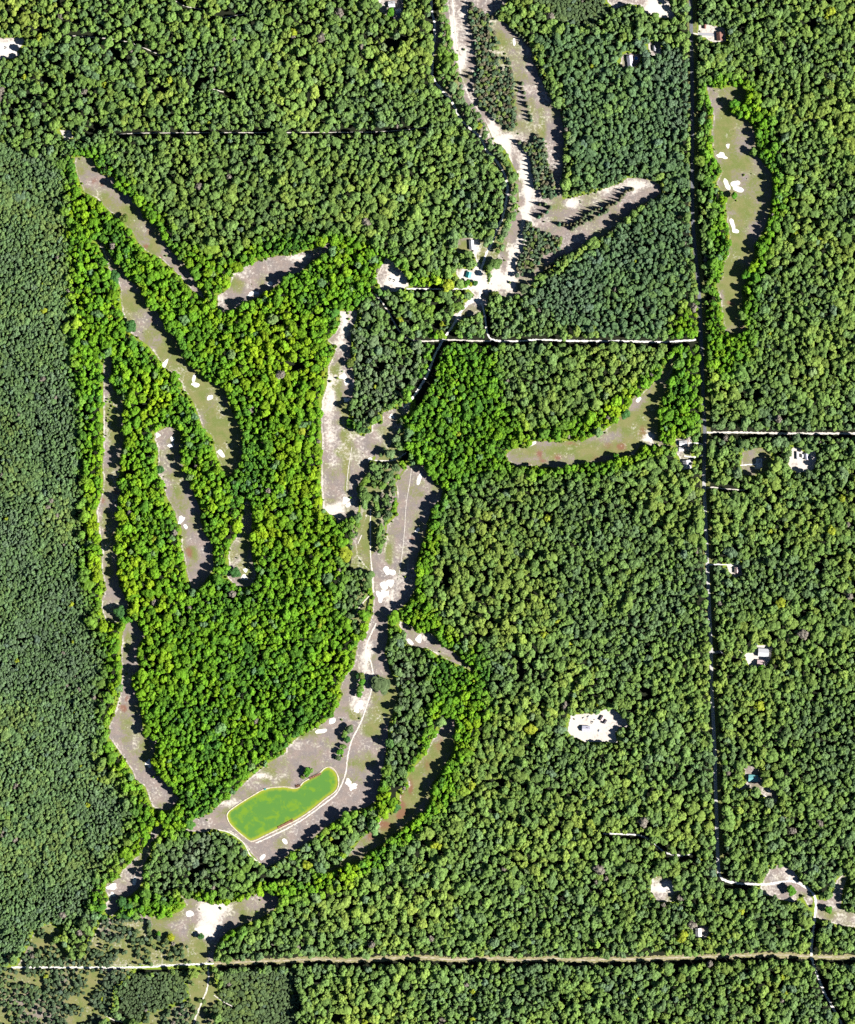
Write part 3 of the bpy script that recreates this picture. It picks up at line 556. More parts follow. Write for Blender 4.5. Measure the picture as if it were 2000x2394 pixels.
for i in range(n):
    p = pc[i]; d = pc[(i+1) % n]-pc[i-1]; d = d/np.hypot(*d); nn = np.array([-d[1], d[0]])
    for off, z in ((-2.0, 0.05), (-0.6, 0.75), (0.6, 0.70), (1.9, 0.12)):
        q = p+nn*off*(1+0.15*math.sin(i*0.7)); v.append(tuple(P(q[0], q[1], z)))
for i in range(n):
    j = (i+1) % n
    for e in range(3): f.append((4*i+e, 4*i+e+1, 4*j+e+1, 4*j+e))
o = obj('pond_bank', mesh('pond_bank', v, f, M_BANK)); tag(o, 'pale sandy bank ringing the pond', kind='structure')

# ------------------------------------------------------------------ foliage
def leaf_mat(name, dark, gain=1.0):
    t = NT(name)
    tint = t.attr('tint', 'INSTANCER'); cl = t.attr('clump', 'GEOMETRY', 'Fac')
    v = t.ramp(cl, 0.0, 1.0, dark, 1.25)
    comb = t.n.new('ShaderNodeCombineColor')
    for i in range(3): t.l.new(v, comb.inputs[i])
    t.base(t.mix(1.0, tint, comb.outputs[0], 'MULTIPLY'))
    t.b.inputs['Roughness'].default_value = 0.7; t.b.inputs['Specular IOR Level'].default_value = 0.12
    return t.m
M_LEAF = leaf_mat('broadleaf_foliage', 0.72)
M_NEEDLE = leaf_mat('conifer_needles', 0.65)
M_BARK = mottled('bark', (0.09, 0.065, 0.045), (0.14, 0.11, 0.08), 2.0)

def ico(sub=1):
    ph = (1+5**0.5)/2
    v = [Vector(q).normalized() for q in [(-1,ph,0),(1,ph,0),(-1,-ph,0),(1,-ph,0),(0,-1,ph),(0,1,ph),(0,-1,-ph),(0,1,-ph),(ph,0,-1),(ph,0,1),(-ph,0,-1),(-ph,0,1)]]
    f = [(0,11,5),(0,5,1),(0,1,7),(0,7,10),(0,10,11),(1,5,9),(5,11,4),(11,10,2),(10,7,6),(7,1,8),(3,9,4),(3,4,2),(3,2,6),(3,6,8),(3,8,9),(4,9,5),(2,4,11),(6,2,10),(8,6,7),(9,8,1)]
    for _ in range(sub):
        c = {}; nf = []
        def mid(a, b):
            k = (min(a,b), max(a,b))
            if k not in c: v.append(((v[a]+v[b])/2).normalized()); c[k] = len(v)-1
            return c[k]
        for a, b, d in f:
            x, y, z = mid(a,b), mid(b,d), mid(d,a); nf += [(a,x,z),(b,y,x),(d,z,y),(x,y,z)]
        f = nf
    return np.array([tuple(q) for q in v]), f
ICO_V, ICO_F = ico(1)

def crown_geo(seed, rad=4.5, z0=5.0, z1=16.0, nb=17, leaves=170, blob=(0.30, 0.46), flat=1.0):
    r = random.Random(seed); V = []; F = []; C = []
    zc = z0+(z1-z0)*0.45; az_ = r.uniform(0, 6.28); asx = r.uniform(0.78, 1.25)
    ctr = []
    for k in range(nb):
        u = 1-(k+0.5)/nb*1.35; u = max(-0.35, min(0.97, u+r.uniform(-0.08, 0.08)))
        a = az_+k*2.39996+r.uniform(-0.35, 0.35); h = math.sqrt(1-u*u)
        q = r.uniform(0.46, 0.80)
        c = Vector((rad*q*h*math.cos(a)*asx, rad*q*h*math.sin(a)/asx, zc+(z1-zc)*q*1.05*u*flat)); b = rad*r.uniform(*blob)
        ctr.append((c, b)); sh = r.random(); base = len(V)
        jit = [1+r.uniform(-0.2, 0.2) for _ in range(len(ICO_V))]
        for p, j in zip(ICO_V, jit): V.append((c.x+p[0]*b*j, c.y+p[1]*b*j, c.z+p[2]*b*j*0.85)); C.append(sh*0.8+0.2*r.random())
        F += [tuple(i+base for i in q_) for q_ in ICO_F]
    for k in range(leaves):
        c, b = r.choice(ctr); d = Vector((r.gauss(0,1), r.gauss(0,1), r.gauss(0.25,1))).normalized()
        p = c+d*b*r.uniform(0.95, 1.22); u = d.orthogonal().normalized(); u.rotate(Matrix.Rotation(r.uniform(0, 6.28), 3, d)); w = d.cross(u)
        s = r.uniform(0.35, 0.7); tl = d*r.uniform(-0.3, 0.5); base = len(V); sh = r.random()
        V += [tuple(p-u*s), tuple(p+w*s*0.7+tl*s), tuple(p+u*s), tuple(p-w*s*0.7)]; C += [sh]*4
        F.append((base, base+1, base+2, base+3))
    return V, F, C
def trunk_geo(seed, r0=0.32, h=10.0, spread=2.2):
    r = random.Random(seed); b = MB()
    b.tube([(0,0,0),(r.uniform(-.1,.1),r.uniform(-.1,.1),h*0.35),(r.uniform(-.3,.3),r.uniform(-.3,.3),h)], [r0, r0*0.75, r0*0.3])
    for k in range(4):
        a = k*1.57+r.uniform(-.4, .4); z = h*r.uniform(0.5, 0.7)
        b.tube([(0,0,z),(spread*0.5*math.cos(a), spread*0.5*math.sin(a), z+h*0.14),(spread*math.cos(a), spread*math.sin(a), z+h*0.22)], [r0*0.45, r0*0.3, r0*0.12], 5)
    return b.v, b.f
def conifer_geo(seed, rad=2.7, h=14.0):
    r = random.Random(seed); V = []; F = []; C = []; tiers = 9
    for t_ in range(tiers):
        u = t_/(tiers-1); z = 1.6+(h-2.6)*u; rr = rad*(1-u)**0.75*r.uniform(0.85, 1.1)+0.25; n = 11-int(4*u); a0 = r.uniform(0, 6.28)
        for k in range(n):
            a = a0+2*math.pi*k/n+r.uniform(-.2, .2); l = rr*r.uniform(0.7, 1.15); wdt = 0.42*rr*r.uniform(0.7, 1.1)+0.1; base = len(V); sh = r.random()
            ca, sa = math.cos(a), math.sin(a); dz = h/tiers
            V += [(0,0,z+dz*0.85),(l*0.55*ca-wdt*sa, l*0.55*sa+wdt*ca, z+dz*0.1),(l*ca, l*sa, z-dz*0.25),(l*0.55*ca+wdt*sa, l*0.55*sa-wdt*ca, z+dz*0.1),(l*0.5*ca, l*0.5*sa, z-dz*0.3)]
            C += [sh]*5; F += [(base,base+1,base+2),(base,base+2,base+3),(base+1,base+4,base+2),(base+2,base+4,base+3)]
    base = len(V); V += [(0.2,0,h-1.6),(-0.1,0.17,h-1.6),(-0.1,-0.17,h-1.6),(0,0,h)]; C += [0.5]*4; F += [(base,base+1,base+3),(base+1,base+2,base+3),(base+2,base,base+3)]
    return V, F, C

def with_clump(me, C):
    at = me.attributes.new('clump', 'FLOAT', 'POINT'); full = list(C)+[0.5]*(len(me.vertices)-len(C))
    at.data.foreach_set('value', np.array(full, np.float32)); return me
BROAD = []; CONI = []; SHRUB = []; PINE = []
for k in range(7):
    g_ = crown_geo(100+k, 4.5, 5.0, 16.0, [17, 20, 14, 23, 18, 26, 12][k], 190, [(0.30,0.46),(0.27,0.42),(0.36,0.5),(0.25,0.40),(0.3,0.5),(0.24,0.36),(0.4,0.56)][k], [1,1,0.8,1,1.1,0.85,1][k])
    BROAD.append((g_, trunk_geo(200+k)))
for k in range(4):
    g_ = crown_geo(300+k, 3.4, 4.0, 14.5, 15, 110, (0.34, 0.48), 1.0); PINE.append((g_, trunk_geo(310+k, 0.24, 11.0, 1.2)))
for k in range(5): CONI.append((conifer_geo(400+k), (lambda b: (b.tube([(0,0,0),(0,0,6),(0,0,13)], [0.2,0.13,0.04]), (b.v, b.f))[1])(MB())))
for k in range(3): SHRUB.append((crown_geo(500+k, 1.6, 0.2, 2.4, 8, 60, (0.4, 0.6), 0.9), trunk_geo(510+k, 0.08, 1.2, 0.6)))

def joined(name, geo, mat):
    (V, F, C), (tv, tf) = geo; n = len(V)
    me = mesh(name, V+tv, F+[tuple(i+n for i in q) for q in tf], [mat, M_BARK], idx=[0]*len(F)+[1]*len(tf))
    return with_clump(me, C)
def source(cname, geos, mat):
    c = bpy.data.collections.new(cname)
    for i, g_ in enumerate(geos): c.objects.link(bpy.data.objects.new('%s_%02d' % (cname, i), joined(cname, g_, mat)))
    return c
SRC_B = source('broadleaf_source', BROAD, M_LEAF); SRC_P = source('pine_source', PINE, M_NEEDLE); SRC_S = source('shrub_source', SHRUB, M_LEAF)

def scatter(name, src, x, y, z, rot, scl, idx, tint, label, cat=None):
    n = len(x); me = bpy.data.meshes.new(name); me.vertices.add(n)
    me.vertices.foreach_set('co', np.stack([wx(x), wy(y), z], 1).ravel())
    a = me.attributes.new('turn', 'FLOAT_VECTOR', 'POINT'); a.data.foreach_set('vector', rot.astype(np.float32).ravel())
    a = me.attributes.new('size', 'FLOAT_VECTOR', 'POINT'); a.data.foreach_set('vector', scl.astype(np.float32).ravel())
    a = me.attributes.new('pick', 'INT', 'POINT'); a.data.foreach_set('value', idx.astype(np.int32))
    a = me.attributes.new('tint', 'FLOAT_COLOR', 'POINT'); a.data.foreach_set('color', np.concatenate([tint, np.ones((n, 1))], 1).astype(np.float32).ravel())
    o = obj(name, me); tag(o, label, cat, kind='stuff')
    ng = bpy.data.node_groups.new(name, 'GeometryNodeTree')
    ng.interface.new_socket('Geometry', in_out='INPUT', socket_type='NodeSocketGeometry'); ng.interface.new_socket('Geometry', in_out='OUTPUT', socket_type='NodeSocketGeometry')
    N = ng.nodes; L = ng.links; gi = N.new('NodeGroupInput'); go = N.new('NodeGroupOutput')
    ci = N.new('GeometryNodeCollectionInfo'); ci.inputs['Collection'].default_value = src; ci.inputs['Separate Children'].default_value = True; ci.inputs['Reset Children'].default_value = True
    ip = N.new('GeometryNodeInstanceOnPoints'); ip.inputs['Pick Instance'].default_value = True
    def na(nm, ty):
        q = N.new('GeometryNodeInputNamedAttribute'); q.data_type = ty; q.inputs['Name'].default_value = nm; return q.outputs['Attribute']
    e2r = N.new('FunctionNodeEulerToRotation'); L.new(na('turn', 'FLOAT_VECTOR'), e2r.inputs[0])
    L.new(gi.outputs[0], ip.inputs['Points']); L.new(ci.outputs[0], ip.inputs['Instance']); L.new(na('pick', 'INT'), ip.inputs['Instance Index'])
    L.new(e2r.outputs[0], ip.inputs['Rotation']); L.new(na('size', 'FLOAT_VECTOR'), ip.inputs['Scale']); L.new(ip.outputs[0], go.inputs[0])
    md = o.modifiers.new('scatter', 'NODES'); md.node_group = ng
    return o

# ---- place the forest
SPACING = {0: 9.6, 1: 8.8, 2: 5.9, 3: 7.4, 4: 10.0, 5: 9.5, 6: 4.6, 7: 8.0}
OCC = np.zeros((int(Y1-Y0)+80, int(X1-X0)+80), bool)
DISK = {}
def disk(r):
    k = round(r*4)/4
    if k not in DISK:
        n = int(math.ceil(k)); yy, xx = np.mgrid[-n:n+1, -n:n+1]; DISK[k] = (n, xx*xx+yy*yy <= k*k)
    return DISK[k]
LONE = [  # x, y, crown radius m, height m, tint index, label
 (1717,457,5.0,11,1,'lone round tree just below the white bunker trio'),(1440,1066,4.6,12,1,'lone tree on the south edge of the curved clearing casting a long shadow'),
 (281,1430,8.6,15,2,'large round dark tree in the western strip clearing'),(302,1446,6.5,12,1,'green tree pair partner nearest the western path, east one'),(289,1450,5.5,11,1,'smaller tree between the dark round tree and the path'),
 (305,763,9.5,15,2,'round dark tree projecting into the diagonal clearing'),(268,648,8.0,14,2,'dark round tree at the neck of the diagonal clearing'),(291,511,7.0,11,3,'olive tree standing in the slanting northwest clearing'),
 (891,1600,14.0,13,4,'very broad grey green tree beside the footpath'),(551,1339,7.5,9,2,'round grey green tree in the small curved clearing'),(820,849,6.5,12,3,'olive tree on the east side of the central clearing'),
 (819,991,6.5,10,1,'bright green tree by the central grass junction'),(871,1085,6.0,9,3,'olive bush beside the pale central trail'),(719,1806,5.5,9,1,'small bright tree on the pond north bank'),(727,1802,4.0,6,5,'paler small tree beside the bright pond bank tree'),(708,1817,3.5,3,3,'low olive shrub at the pond north bank'),
 (1227,675,7.5,13,4,'broad tree in the open sand southeast of the crossroads'),(1157,690,7.0,12,3,'broad olive tree next to the crossroads'),(1209,697,5.5,10,5,'pale green tree south of the open sand'),
 (1101,664,3.6,7,6,'small yellow tree south of the turquoise shed'),(1092,662,4.5,8,1,'green tree beside the small yellow tree'),(1111,662,4.5,8,2,'dark green tree west of the white crossroads'),
 (1851,2082,7.5,12,1,'round tree inside the bend of the dirt road'),(1938,2127,5.5,11,1,'lone tree east of the dirt road bend'),(1878,2075,0.1,1,1,''),(400,2192,6.0,9,6,'yellow green tree in the southern grass'),(370,2185,4.2,7,1,'small green tree west of the yellow green tree'),(470,2190,5.0,9,2,'dark small tree below the large southern bunker'),
 (253,1712,4.0,7,3,'small olive tree at the west bend of the grey clearing'),(1717,244,8.0,16,1,'big tree at the northern neck of the eastern clearing'),(1735,735,8.0,15,5,'round pale green tree low in the eastern clearing'),(1762,355,5.5,14,5,'yellowish tree leaning into the eastern clearing'),
 (838,1580,5.0,9,2,'dark tree at the fork of the footpath'),(1463,968,7.0,12,2,'round dark tree at the edge of the curved clearing'),(373,1097,7.0,13,2,'round tree on the west edge of the pinkish clearing'),(1748,640,7.5,16,1,'tall tree casting a pointed shadow in the eastern clearing'),
 (1782,1565,7.0,12,1,'round tree south of the pink roofed building'),(914,28,6.5,12,1,'round tree between the white roofs and the dark yard'),(840,1870,0.1,1,1,''),(1222,2090,0.1,1,1,''),
 (925,1888,7.0,12,2,'dark round tree by the rusty crescent clearing'),(286,2110,8.5,13,2,'dark round tree group leader in the descending clearing'),(300,2120,7.5,12,2,'second dark round tree in the descending clearing'),(320,2115,8.0,12,5,'paler tree east of the dark pair'),(296,2138,8.0,12,2,'lower dark tree of the descending clearing'),(318,2140,7.0,11,5,'lower pale tree of the descending clearing'),
]
LONE += [(806,1716,5.5,10,5,'upper tree of the small grove west of the footpath'),(818,1704,6.0,11,4,'broad pale tree at the top of the footpath grove'),(812,1728,5.5,10,2,'dark tree in the middle of the footpath grove'),(796,1758,5.0,8,1,'green tree of the lower footpath grove'),(792,1772,4.5,7,4,'greyish lowest tree of the footpath grove'),(803,1745,4.0,7,5,'small pale tree between the two footpath groves'),
 (845,1580,5.5,10,3,'olive tree at the head of the hedge by the footpath'),(846,1595,5.5,11,1,'second tree down the hedge by the footpath'),(843,1610,5.5,11,5,'third tree down the hedge by the footpath'),(840,1624,5.0,10,1,'lowest tree of the hedge by the footpath')]
LONE = [q for q in LONE if q[5]]
for (x, y, rm, h, ti, lab) in LONE:
    n, d = disk(rm/S*0.95); iy, ix = int(y-Y0)+40, int(x-X0)+40; OCC[iy-n:iy+n+1, ix-n:ix+n+1] |= d
NC = 900000
cx = rng.uniform(-250, 2250, NC); cy = rng.uniform(-250, 2644, NC)
ci_ = ((cy-Y0)/CELL).astype(int); cj_ = ((cx-X0)/CELL).astype(int)
wv1 = VN(26, 31); wv2 = VN(26, 32)
cr = reg[np.clip(ci_+((wv1(cx, cy)-0.5)*18).astype(int), 0, NY-1), np.clip(cj_+((wv2(cx, cy)-0.5)*18).astype(int), 0, NX-1)]
cr = np.where((reg[ci_, cj_] == 7) | (cr == 7), reg[ci_, cj_], cr); cb = block[ci_, cj_] & (cr != 7); 
sparse_ok = cr == 7
track_only = np.zeros((NY, NX), bool)
for k, (pts, hw, rad, lab) in TRACKS.items(): stroke(pts, max(rad*0.7, 4), track_only)
cb |= sparse_ok & track_only[ci_, cj_]
cb &= ~(island[ci_, cj_] & ~track_only[ci_, cj_])
hole = vn_e(cx, cy)*0.6 + vn_b(cx, cy)*0.4
thr = np.choose(cr, [0.82, 0.85, 0.95, 0.88, 0.73, 0.74, 0.9, 0.58])
thr = np.where(island[ci_, cj_], 0.74, thr)
keep = ~cb & (hole < thr)
spn = np.choose(cr, [SPACING[k] for k in range(8)]) * (0.80+0.45*vn_c(cx, cy)) * np.clip(np.exp(rng.normal(-0.02, 0.30, NC)), 0.55, 1.95)
spn[600000:] *= 0.72
spn = np.where(island[ci_, cj_], 6.8*rng.uniform(0.7, 1.35, NC), spn)
tx = []; ty = []; ts = []; tr = []; til = []
isl = island[ci_, cj_]
for k in np.nonzero(keep)[0]:
    ix = int(cx[k]-X0)+40; iy = int(cy[k]-Y0)+40
    if OCC[iy, ix]: continue
    n, d = disk(spn[k]); OCC[iy-n:iy+n+1, ix-n:ix+n+1] |= d
    tx.append(cx[k]); ty.append(cy[k]); ts.append(spn[k]); tr.append(cr[k]); til.append(isl[k])
tx = np.array(tx); ty = np.array(ty); ts = np.array(ts); tr = np.array(tr); til = np.array(til); NTREE = len(tx)
print('trees', NTREE, {int(k): int((tr == k).sum()) for k in np.unique(tr)})

# ---- colour by growth region with drifting variation
BASE = {0: [(0.112,0.190,0.042),(0.092,0.152,0.062),(0.180,0.242,0.040)], 1: [(0.098,0.225,0.010),(0.050,0.140,0.018),(0.190,0.290,0.008)],
        2: [(0.092,0.160,0.058),(0.096,0.145,0.078),(0.135,0.190,0.050)], 3: [(0.080,0.145,0.060),(0.085,0.132,0.074),(0.105,0.182,0.044)],
        4: [(0.108,0.188,0.038),(0.085,0.148,0.064),(0.190,0.245,0.038)], 5: [(0.100,0.175,0.050),(0.115,0.160,0.085),(0.120,0.215,0.022)],
        6: [(0.080,0.125,0.050),(0.075,0.110,0.050),(0.110,0.155,0.040)], 7: [(0.068,0.110,0.050),(0.075,0.105,0.060),(0.105,0.150,0.040)]}
viv = (reg == 1).astype(float)
for k in range(3):
    for ax in (0, 1):
        cs = np.cumsum(viv, axis=ax); w_ = 9
        viv = (np.roll(cs, -w_, ax)-np.roll(cs, w_, ax))/(2*w_)
vw1 = VN(18, 51); vw2 = VN(60, 52)
def tints(x, y, r, seed):
    g_ = np.random.default_rng(seed); n = len(x); B = np.array([BASE[k] for k in range(8)])[r]
    vv = viv[np.clip(((y-Y0)/CELL).astype(int), 0, NY-1), np.clip(((x-X0)/CELL).astype(int), 0, NX-1)]
    vv = np.clip((vv-0.5)*1.6+0.5+(vw1(x, y)-0.5)*0.55+(vw2(x, y)-0.5)*0.5+g_.normal(0, 0.12, n), 0, 1)[:, None, None]
    own = ((r == 0) | (r == 1) | (r == 2) | (r == 4))[:, None, None]; low = np.array([BASE[0 if k == 1 else k] for k in range(8)])[r]; hi_ = np.array(BASE[1])[None]
    B = np.where(own, low*(1-vv)+hi_*vv, B)
    u = vn_c(x, y)*0.55+vn_b(x, y)*0.25+g_.random(n)*0.45
    w1 = np.clip((0.62-u)*2.6, 0, 1)[:, None]; w2 = np.clip((u-0.66)*2.4, 0, 1)[:, None]
    c = B[:, 0]*(1-w1)*(1-w2)+B[:, 1]*w1*(1-w2)+B[:, 2]*w2
    c = c*g_.uniform(0.78, 1.22, (n, 1))*(0.88+0.24*vn_d(x, y))[:, None]
    odd = g_.random(n)
    c[odd < 0.003] = (0.21, 0.26, 0.02); c[(odd > 0.003) & (odd < 0.007)] = (0.17, 0.15, 0.12); c[(odd > 0.010) & (odd < 0.035)] = c[(odd > 0.010) & (odd < 0.035)]*0.55+np.array((0.05,0.075,0.06))
    return c
TT = tints(tx, ty, tr, 11)
ip = np.array([(0.125,0.115,0.070),(0.100,0.145,0.080),(0.125,0.180,0.045),(0.075,0.120,0.060)])[rng.integers(0, 4, NTREE)]*rng.uniform(0.8, 1.2, (NTREE, 1))
TT = np.where(til[:, None], ip, TT)
TH = np.choose(tr, [16.5, 17.2, 12.5, 15.0, 16.5, 13.5, 4.5, 8.0]) * np.where((tr == 0) | (tr == 4), rng.uniform(0.66, 1.2, NTREE), rng.uniform(0.76, 1.16, NTREE)) * np.clip(0.66+0.34*ts/np.choose(tr, [SPACING[k] for k in range(8)]), 0.8, 1.22)
vn_s = VN(55, 41)(tx, ty)*0.7+vn_e(tx, ty)*0.3
TH = np.where(tr == 2, 12.5*rng.uniform(0.93, 1.08, NTREE)*(0.80+0.32*np.clip((vn_s-0.46)*14+0.5, 0, 1)), TH)
TH = np.where(til, 8.0*rng.uniform(0.7, 1.4, NTREE), TH)
TR = ts*S*np.choose(tr, [0.74, 0.76, 0.82, 0.78, 0.69, 0.69, 0.78, 0.7])*rng.uniform(0.88, 1.15, NTREE); TR = np.where(tr == 7, rng.uniform(2.4, 4.8, NTREE), TR); TR = np.where(til, rng.uniform(2.6, 4.8, NTREE), TR)

# ---- single trees: the ones standing along clearing edges are things of their own
BMESH = []
def split_mesh(geos, mat, cname):
    out = []
    for i, (g_, t_) in enumerate(geos): out.append((with_clump(mesh(cname+'_crown', g_[0], g_[1], mat), g_[2]), mesh(cname+'_trunk', t_[0], t_[1], M_BARK)))
    return out
BM_B = split_mesh(BROAD, M_LEAF, 'broadleaf'); BM_C = split_mesh(CONI, M_NEEDLE, 'conifer')
def single(name, me, x, y, sc, rot, tint, label, cat, group=None):
    r_ = empty(name, P(x, y, 0), rot); r_.scale = sc; tag(r_, label, cat, group)
    c_ = obj('crown', me[0], r_); c_['tint'] = [float(q) for q in tint]
    obj('trunk', me[1], r_); return r_
ONES = 'first second third fourth fifth sixth seventh eighth ninth tenth eleventh twelfth thirteenth fourteenth fifteenth sixteenth seventeenth eighteenth nineteenth'.split()
TENS = {2: ('twentieth', 'twenty'), 3: ('thirtieth', 'thirty'), 4: ('fortieth', 'forty'), 5: ('fiftieth', 'fifty'), 6: ('sixtieth', 'sixty')}
def ordinal(n):
    if n < 20: return ONES[n-1]
    a, b = divmod(n, 10); return TENS[a][0] if b == 0 else TENS[a][1]+'-'+ONES[b-1]
RUNS = [(C1_E, 'north', 'east side of the slanting northwest clearing', 'trees on the east side of the slanting clearing'), (C2_E, 'north', 'east side of the long diagonal clearing', 'trees on the east side of the diagonal clearing'),
        (C14_E, 'north', 'east side of the bunker clearing across the road', 'trees on the east side of the bunker clearing'), (C15_S[::-1], 'west', 'south side of the curved mossy clearing', 'trees on the south side of the curved clearing'),
        (C15_N, 'west', 'north side of the curved mossy clearing', 'trees on the north side of the curved clearing'), (C9_E[22:], 'north', 'east and south side of the pond clearing', 'trees on the far side of the pond clearing'), (C6_S, 'east', 'lower side of the tilted mauve clearing', 'trees below the tilted mauve clearing')]
taken = np.zeros(NTREE, bool); count = 0
for pl, frm, what, grp in RUNS:
    c = catmull(pl, 1.5); d = ((tx[:, None]-c[None, :, 0])**2+(ty[:, None]-c[None, :, 1])**2); near = np.sqrt(d.min(1)); par = d.argmin(1)
    inside = mask[((ty-Y0)/CELL).astype(int), ((tx-X0)/CELL).astype(int)]
    sel = np.nonzero((near < 9.5) & ~taken & ~inside & (tr != 7))[0]; sel = sel[np.argsort(par[sel])]
    sel = sel[:max(0, 290-count)]; taken[sel] = True; count += len(sel)
    for q, k in enumerate(sel):
        me = BM_B[(k*5+q) % len(BM_B)]
        single('broadleaf_tree', me, tx[k], ty[k], (TR[k]/4.5, TR[k]/4.5, TH[k]/16), rng.uniform(0, 6.28), TT[k],
               '%s tree from the %s on the %s' % (ordinal(q+1), frm, what), 'tree', grp)
LT = {1: (0.060,0.175,0.012), 2: (0.042,0.115,0.028), 3: (0.095,0.135,0.025), 4: (0.085,0.125,0.050), 5: (0.105,0.190,0.035), 6: (0.24,0.27,0.015)}
for q, (x, y, rm, h, ti, lab) in enumerate(LONE):
    single('broadleaf_tree', BM_B[q % len(BM_B)], x, y, (rm*1.2/4.5, rm*1.2/4.5, h*1.1/16), q*1.3, LT[ti], lab, 'tree')
print('single trees', count+len(LONE))

CROWS = [([(1104,8),(1106,30),(1103,60),(1109,85),(1112,110),(1115,140),(1117,165),(1090,182)], 13, 'beside the north sandy strip', 'north'),
 ([(1222,195),(1224,215),(1231,235),(1237,258),(1243,290)], 11, 'short row in the middle of the north clearing', 'north'),
 ([(1268,325),(1273,350),(1280,380),(1287,405),(1294,430),(1299,458)], 10, 'dark row above the clearing fork', 'north'),
 ([(1252,330),(1258,360),(1264,395),(1270,425),(1274,455)], 11, 'inner row above the clearing fork', 'north'),
 ([(1216,331),(1232,352),(1244,375),(1250,405),(1254,440)], 11, 'outer row facing the white sand curve', 'north'),
 ([(1262,478),(1278,480),(1292,492),(1272,498),(1258,508)], 12, 'loose group just below the clearing fork', 'north'),
 ([(1309,523),(1330,525),(1357,514),(1389,491),(1414,486),(1446,469),(1462,450),(1485,438)], 8, 'middle row of the northeast arm', 'west'),
 ([(1338,533),(1366,520),(1400,502),(1428,488)], 9, 'second row of the northeast arm', 'west'),
 ([(1236,520),(1246,540),(1240,560),(1234,585),(1228,605),(1216,630)], 9, 'row facing the lower white sand', 'north'),
 ([(1262,545),(1290,556),(1308,570),(1288,586),(1268,598),(1255,620),(1238,640)], 10, 'ragged row east of the lower white sand', 'north'),
 ([(1278,628),(1296,612),(1318,600),(1345,588),(1372,572),(1400,560),(1424,546),(1450,526),(1476,502),(1500,484),(1526,472)], 8, 'row along the southern edge of the northeast arm', 'west'),
 ([(1200,68),(1226,92),(1244,112),(1250,140),(1262,166),(1272,192),(1284,222)], 9, 'row along the upper east edge of the north clearing', 'north'),
 ([(1303,243),(1316,262),(1320,290),(1321,320),(1322,350),(1321,385),(1320,420),(1320,450)], 9, 'row along the straight east edge of the north clearing', 'north'),
 ([(1160,30),(1180,14),(1150,40)], 9, 'small group at the top of the north clearing', 'west')]
nc = 0
for pl, sp_, what, frm in CROWS:
    c = catmull(pl, 1.0); acc = 0; q = 0; last = None
    for p in c:
        if last is not None and np.hypot(*(p-last)) < sp_*rng.uniform(0.8, 1.25): continue
        last = p; q += 1; nc += 1
        h = rng.uniform(11, 15.5); rr = rng.uniform(2.8, 4.6); x, y = p+rng.uniform(-2, 2, 2)
        k = rng.random(); tint = np.array((0.085,0.115,0.055))*rng.uniform(0.8, 1.25) if k < 0.5 else (np.array((0.105,0.100,0.055)) if k < 0.8 else np.array((0.055,0.125,0.060)))
        single('conifer_tree', BM_C[nc % len(BM_C)], x, y, (rr/2.7, rr/2.7, h/14), rng.uniform(0, 6.28), tint,
               '%s conifer from the %s, %s' % (ordinal(q), frm, what), 'tree', 'conifers of the north clearing')
print('conifers', nc)

# ---- the rest of the forest
rest = ~taken
def put(name, src, nsrc, sel, r0, h0, label):
    k = np.nonzero(sel)[0]; n = len(k)
    rot = np.stack([rng.normal(0, 0.05, n), rng.normal(0, 0.05, n), rng.uniform(0, 6.28, n)], 1)
    rr = TR[k]/r0; ax = rng.uniform(0.9, 1.12, n)
    scatter(name, src, tx[k], ty[k], np.zeros(n), rot, np.stack([rr*ax, rr/ax, TH[k]/h0], 1), rng.integers(0, nsrc, n), TT[k], label)
isp = (tr == 3) | (tr == 6) | (til & (rng.random(NTREE) < 0.6)) | ((tr == 7) & (rng.random(NTREE) < 0.35))
put('broadleaf_forest', SRC_B, len(BROAD), rest & ~isp, 4.5, 16.0, 'continuous green broadleaf forest covering most of the land')
put('pine_forest', SRC_P, len(PINE), rest & isp, 3.4, 14.5, 'greyish green pine stands and young plantations')

# ---- undergrowth along the clearing edges and in rough grass
fr = dilate(mask, 4) & ~mask & ~groves
edge_in = mask & ~(shift(mask,2,0) & shift(mask,-2,0) & shift(mask,0,2) & shift(mask,0,-2))
n = 90000; x = rng.uniform(0, 2000, n); y = rng.uniform(0, 2394, n); i = ((y-Y0)/CELL).astype(int); j = ((x-X0)/CELL).astype(int)
ok = (fr[i, j] & ~track_only[i, j] & (rng.random(n) < 0.75)) | (edge_in[i, j] & ~track_only[i, j] & (vn_e(x, y) > 0.5) & (rng.random(n) < 0.16)) | ((reg[i, j] == 7) & ~track_only[i, j] & (hole[:n] < 0.5) & (rng.random(n) < 0.10)) | (island[i, j] & (rng.random(n) < 0.2)) | (mask[i, j] & ~dilate(pm, 2)[i, j] & (vn_e(x, y) > 0.72) & (rng.random(n) < 0.06)) | ((np.abs(x-262) < 14) & (np.abs(y-955) < 36) & (rng.random(n) < 0.5))
x, y = x[ok], y[ok]; n = len(x); rr = 0.55+1.5*rng.random(n)**2.2
rr = np.where(mask[i[ok], j[ok]], rr*0.6, rr)
tn = np.array((0.085,0.175,0.018))*rng.uniform(0.7, 1.3, (n, 1))+np.array((0.06,0.03,0.0))*rng.random((n, 1))
tn = np.where((reg[i[ok], j[ok]] == 1)[:, None], tn, tn*0.7+0.02)
scatter('undergrowth', SRC_S, x, y, np.full(n, 0.05), np.stack([np.zeros(n), np.zeros(n), rng.uniform(0, 6.28, n)], 1), np.stack([rr, rr, rr*rng.uniform(0.7, 1.2, n)], 1), rng.integers(0, 3, n), tn, 'low shrubs along the clearing edges and in rough grass')
print('shrubs', n)

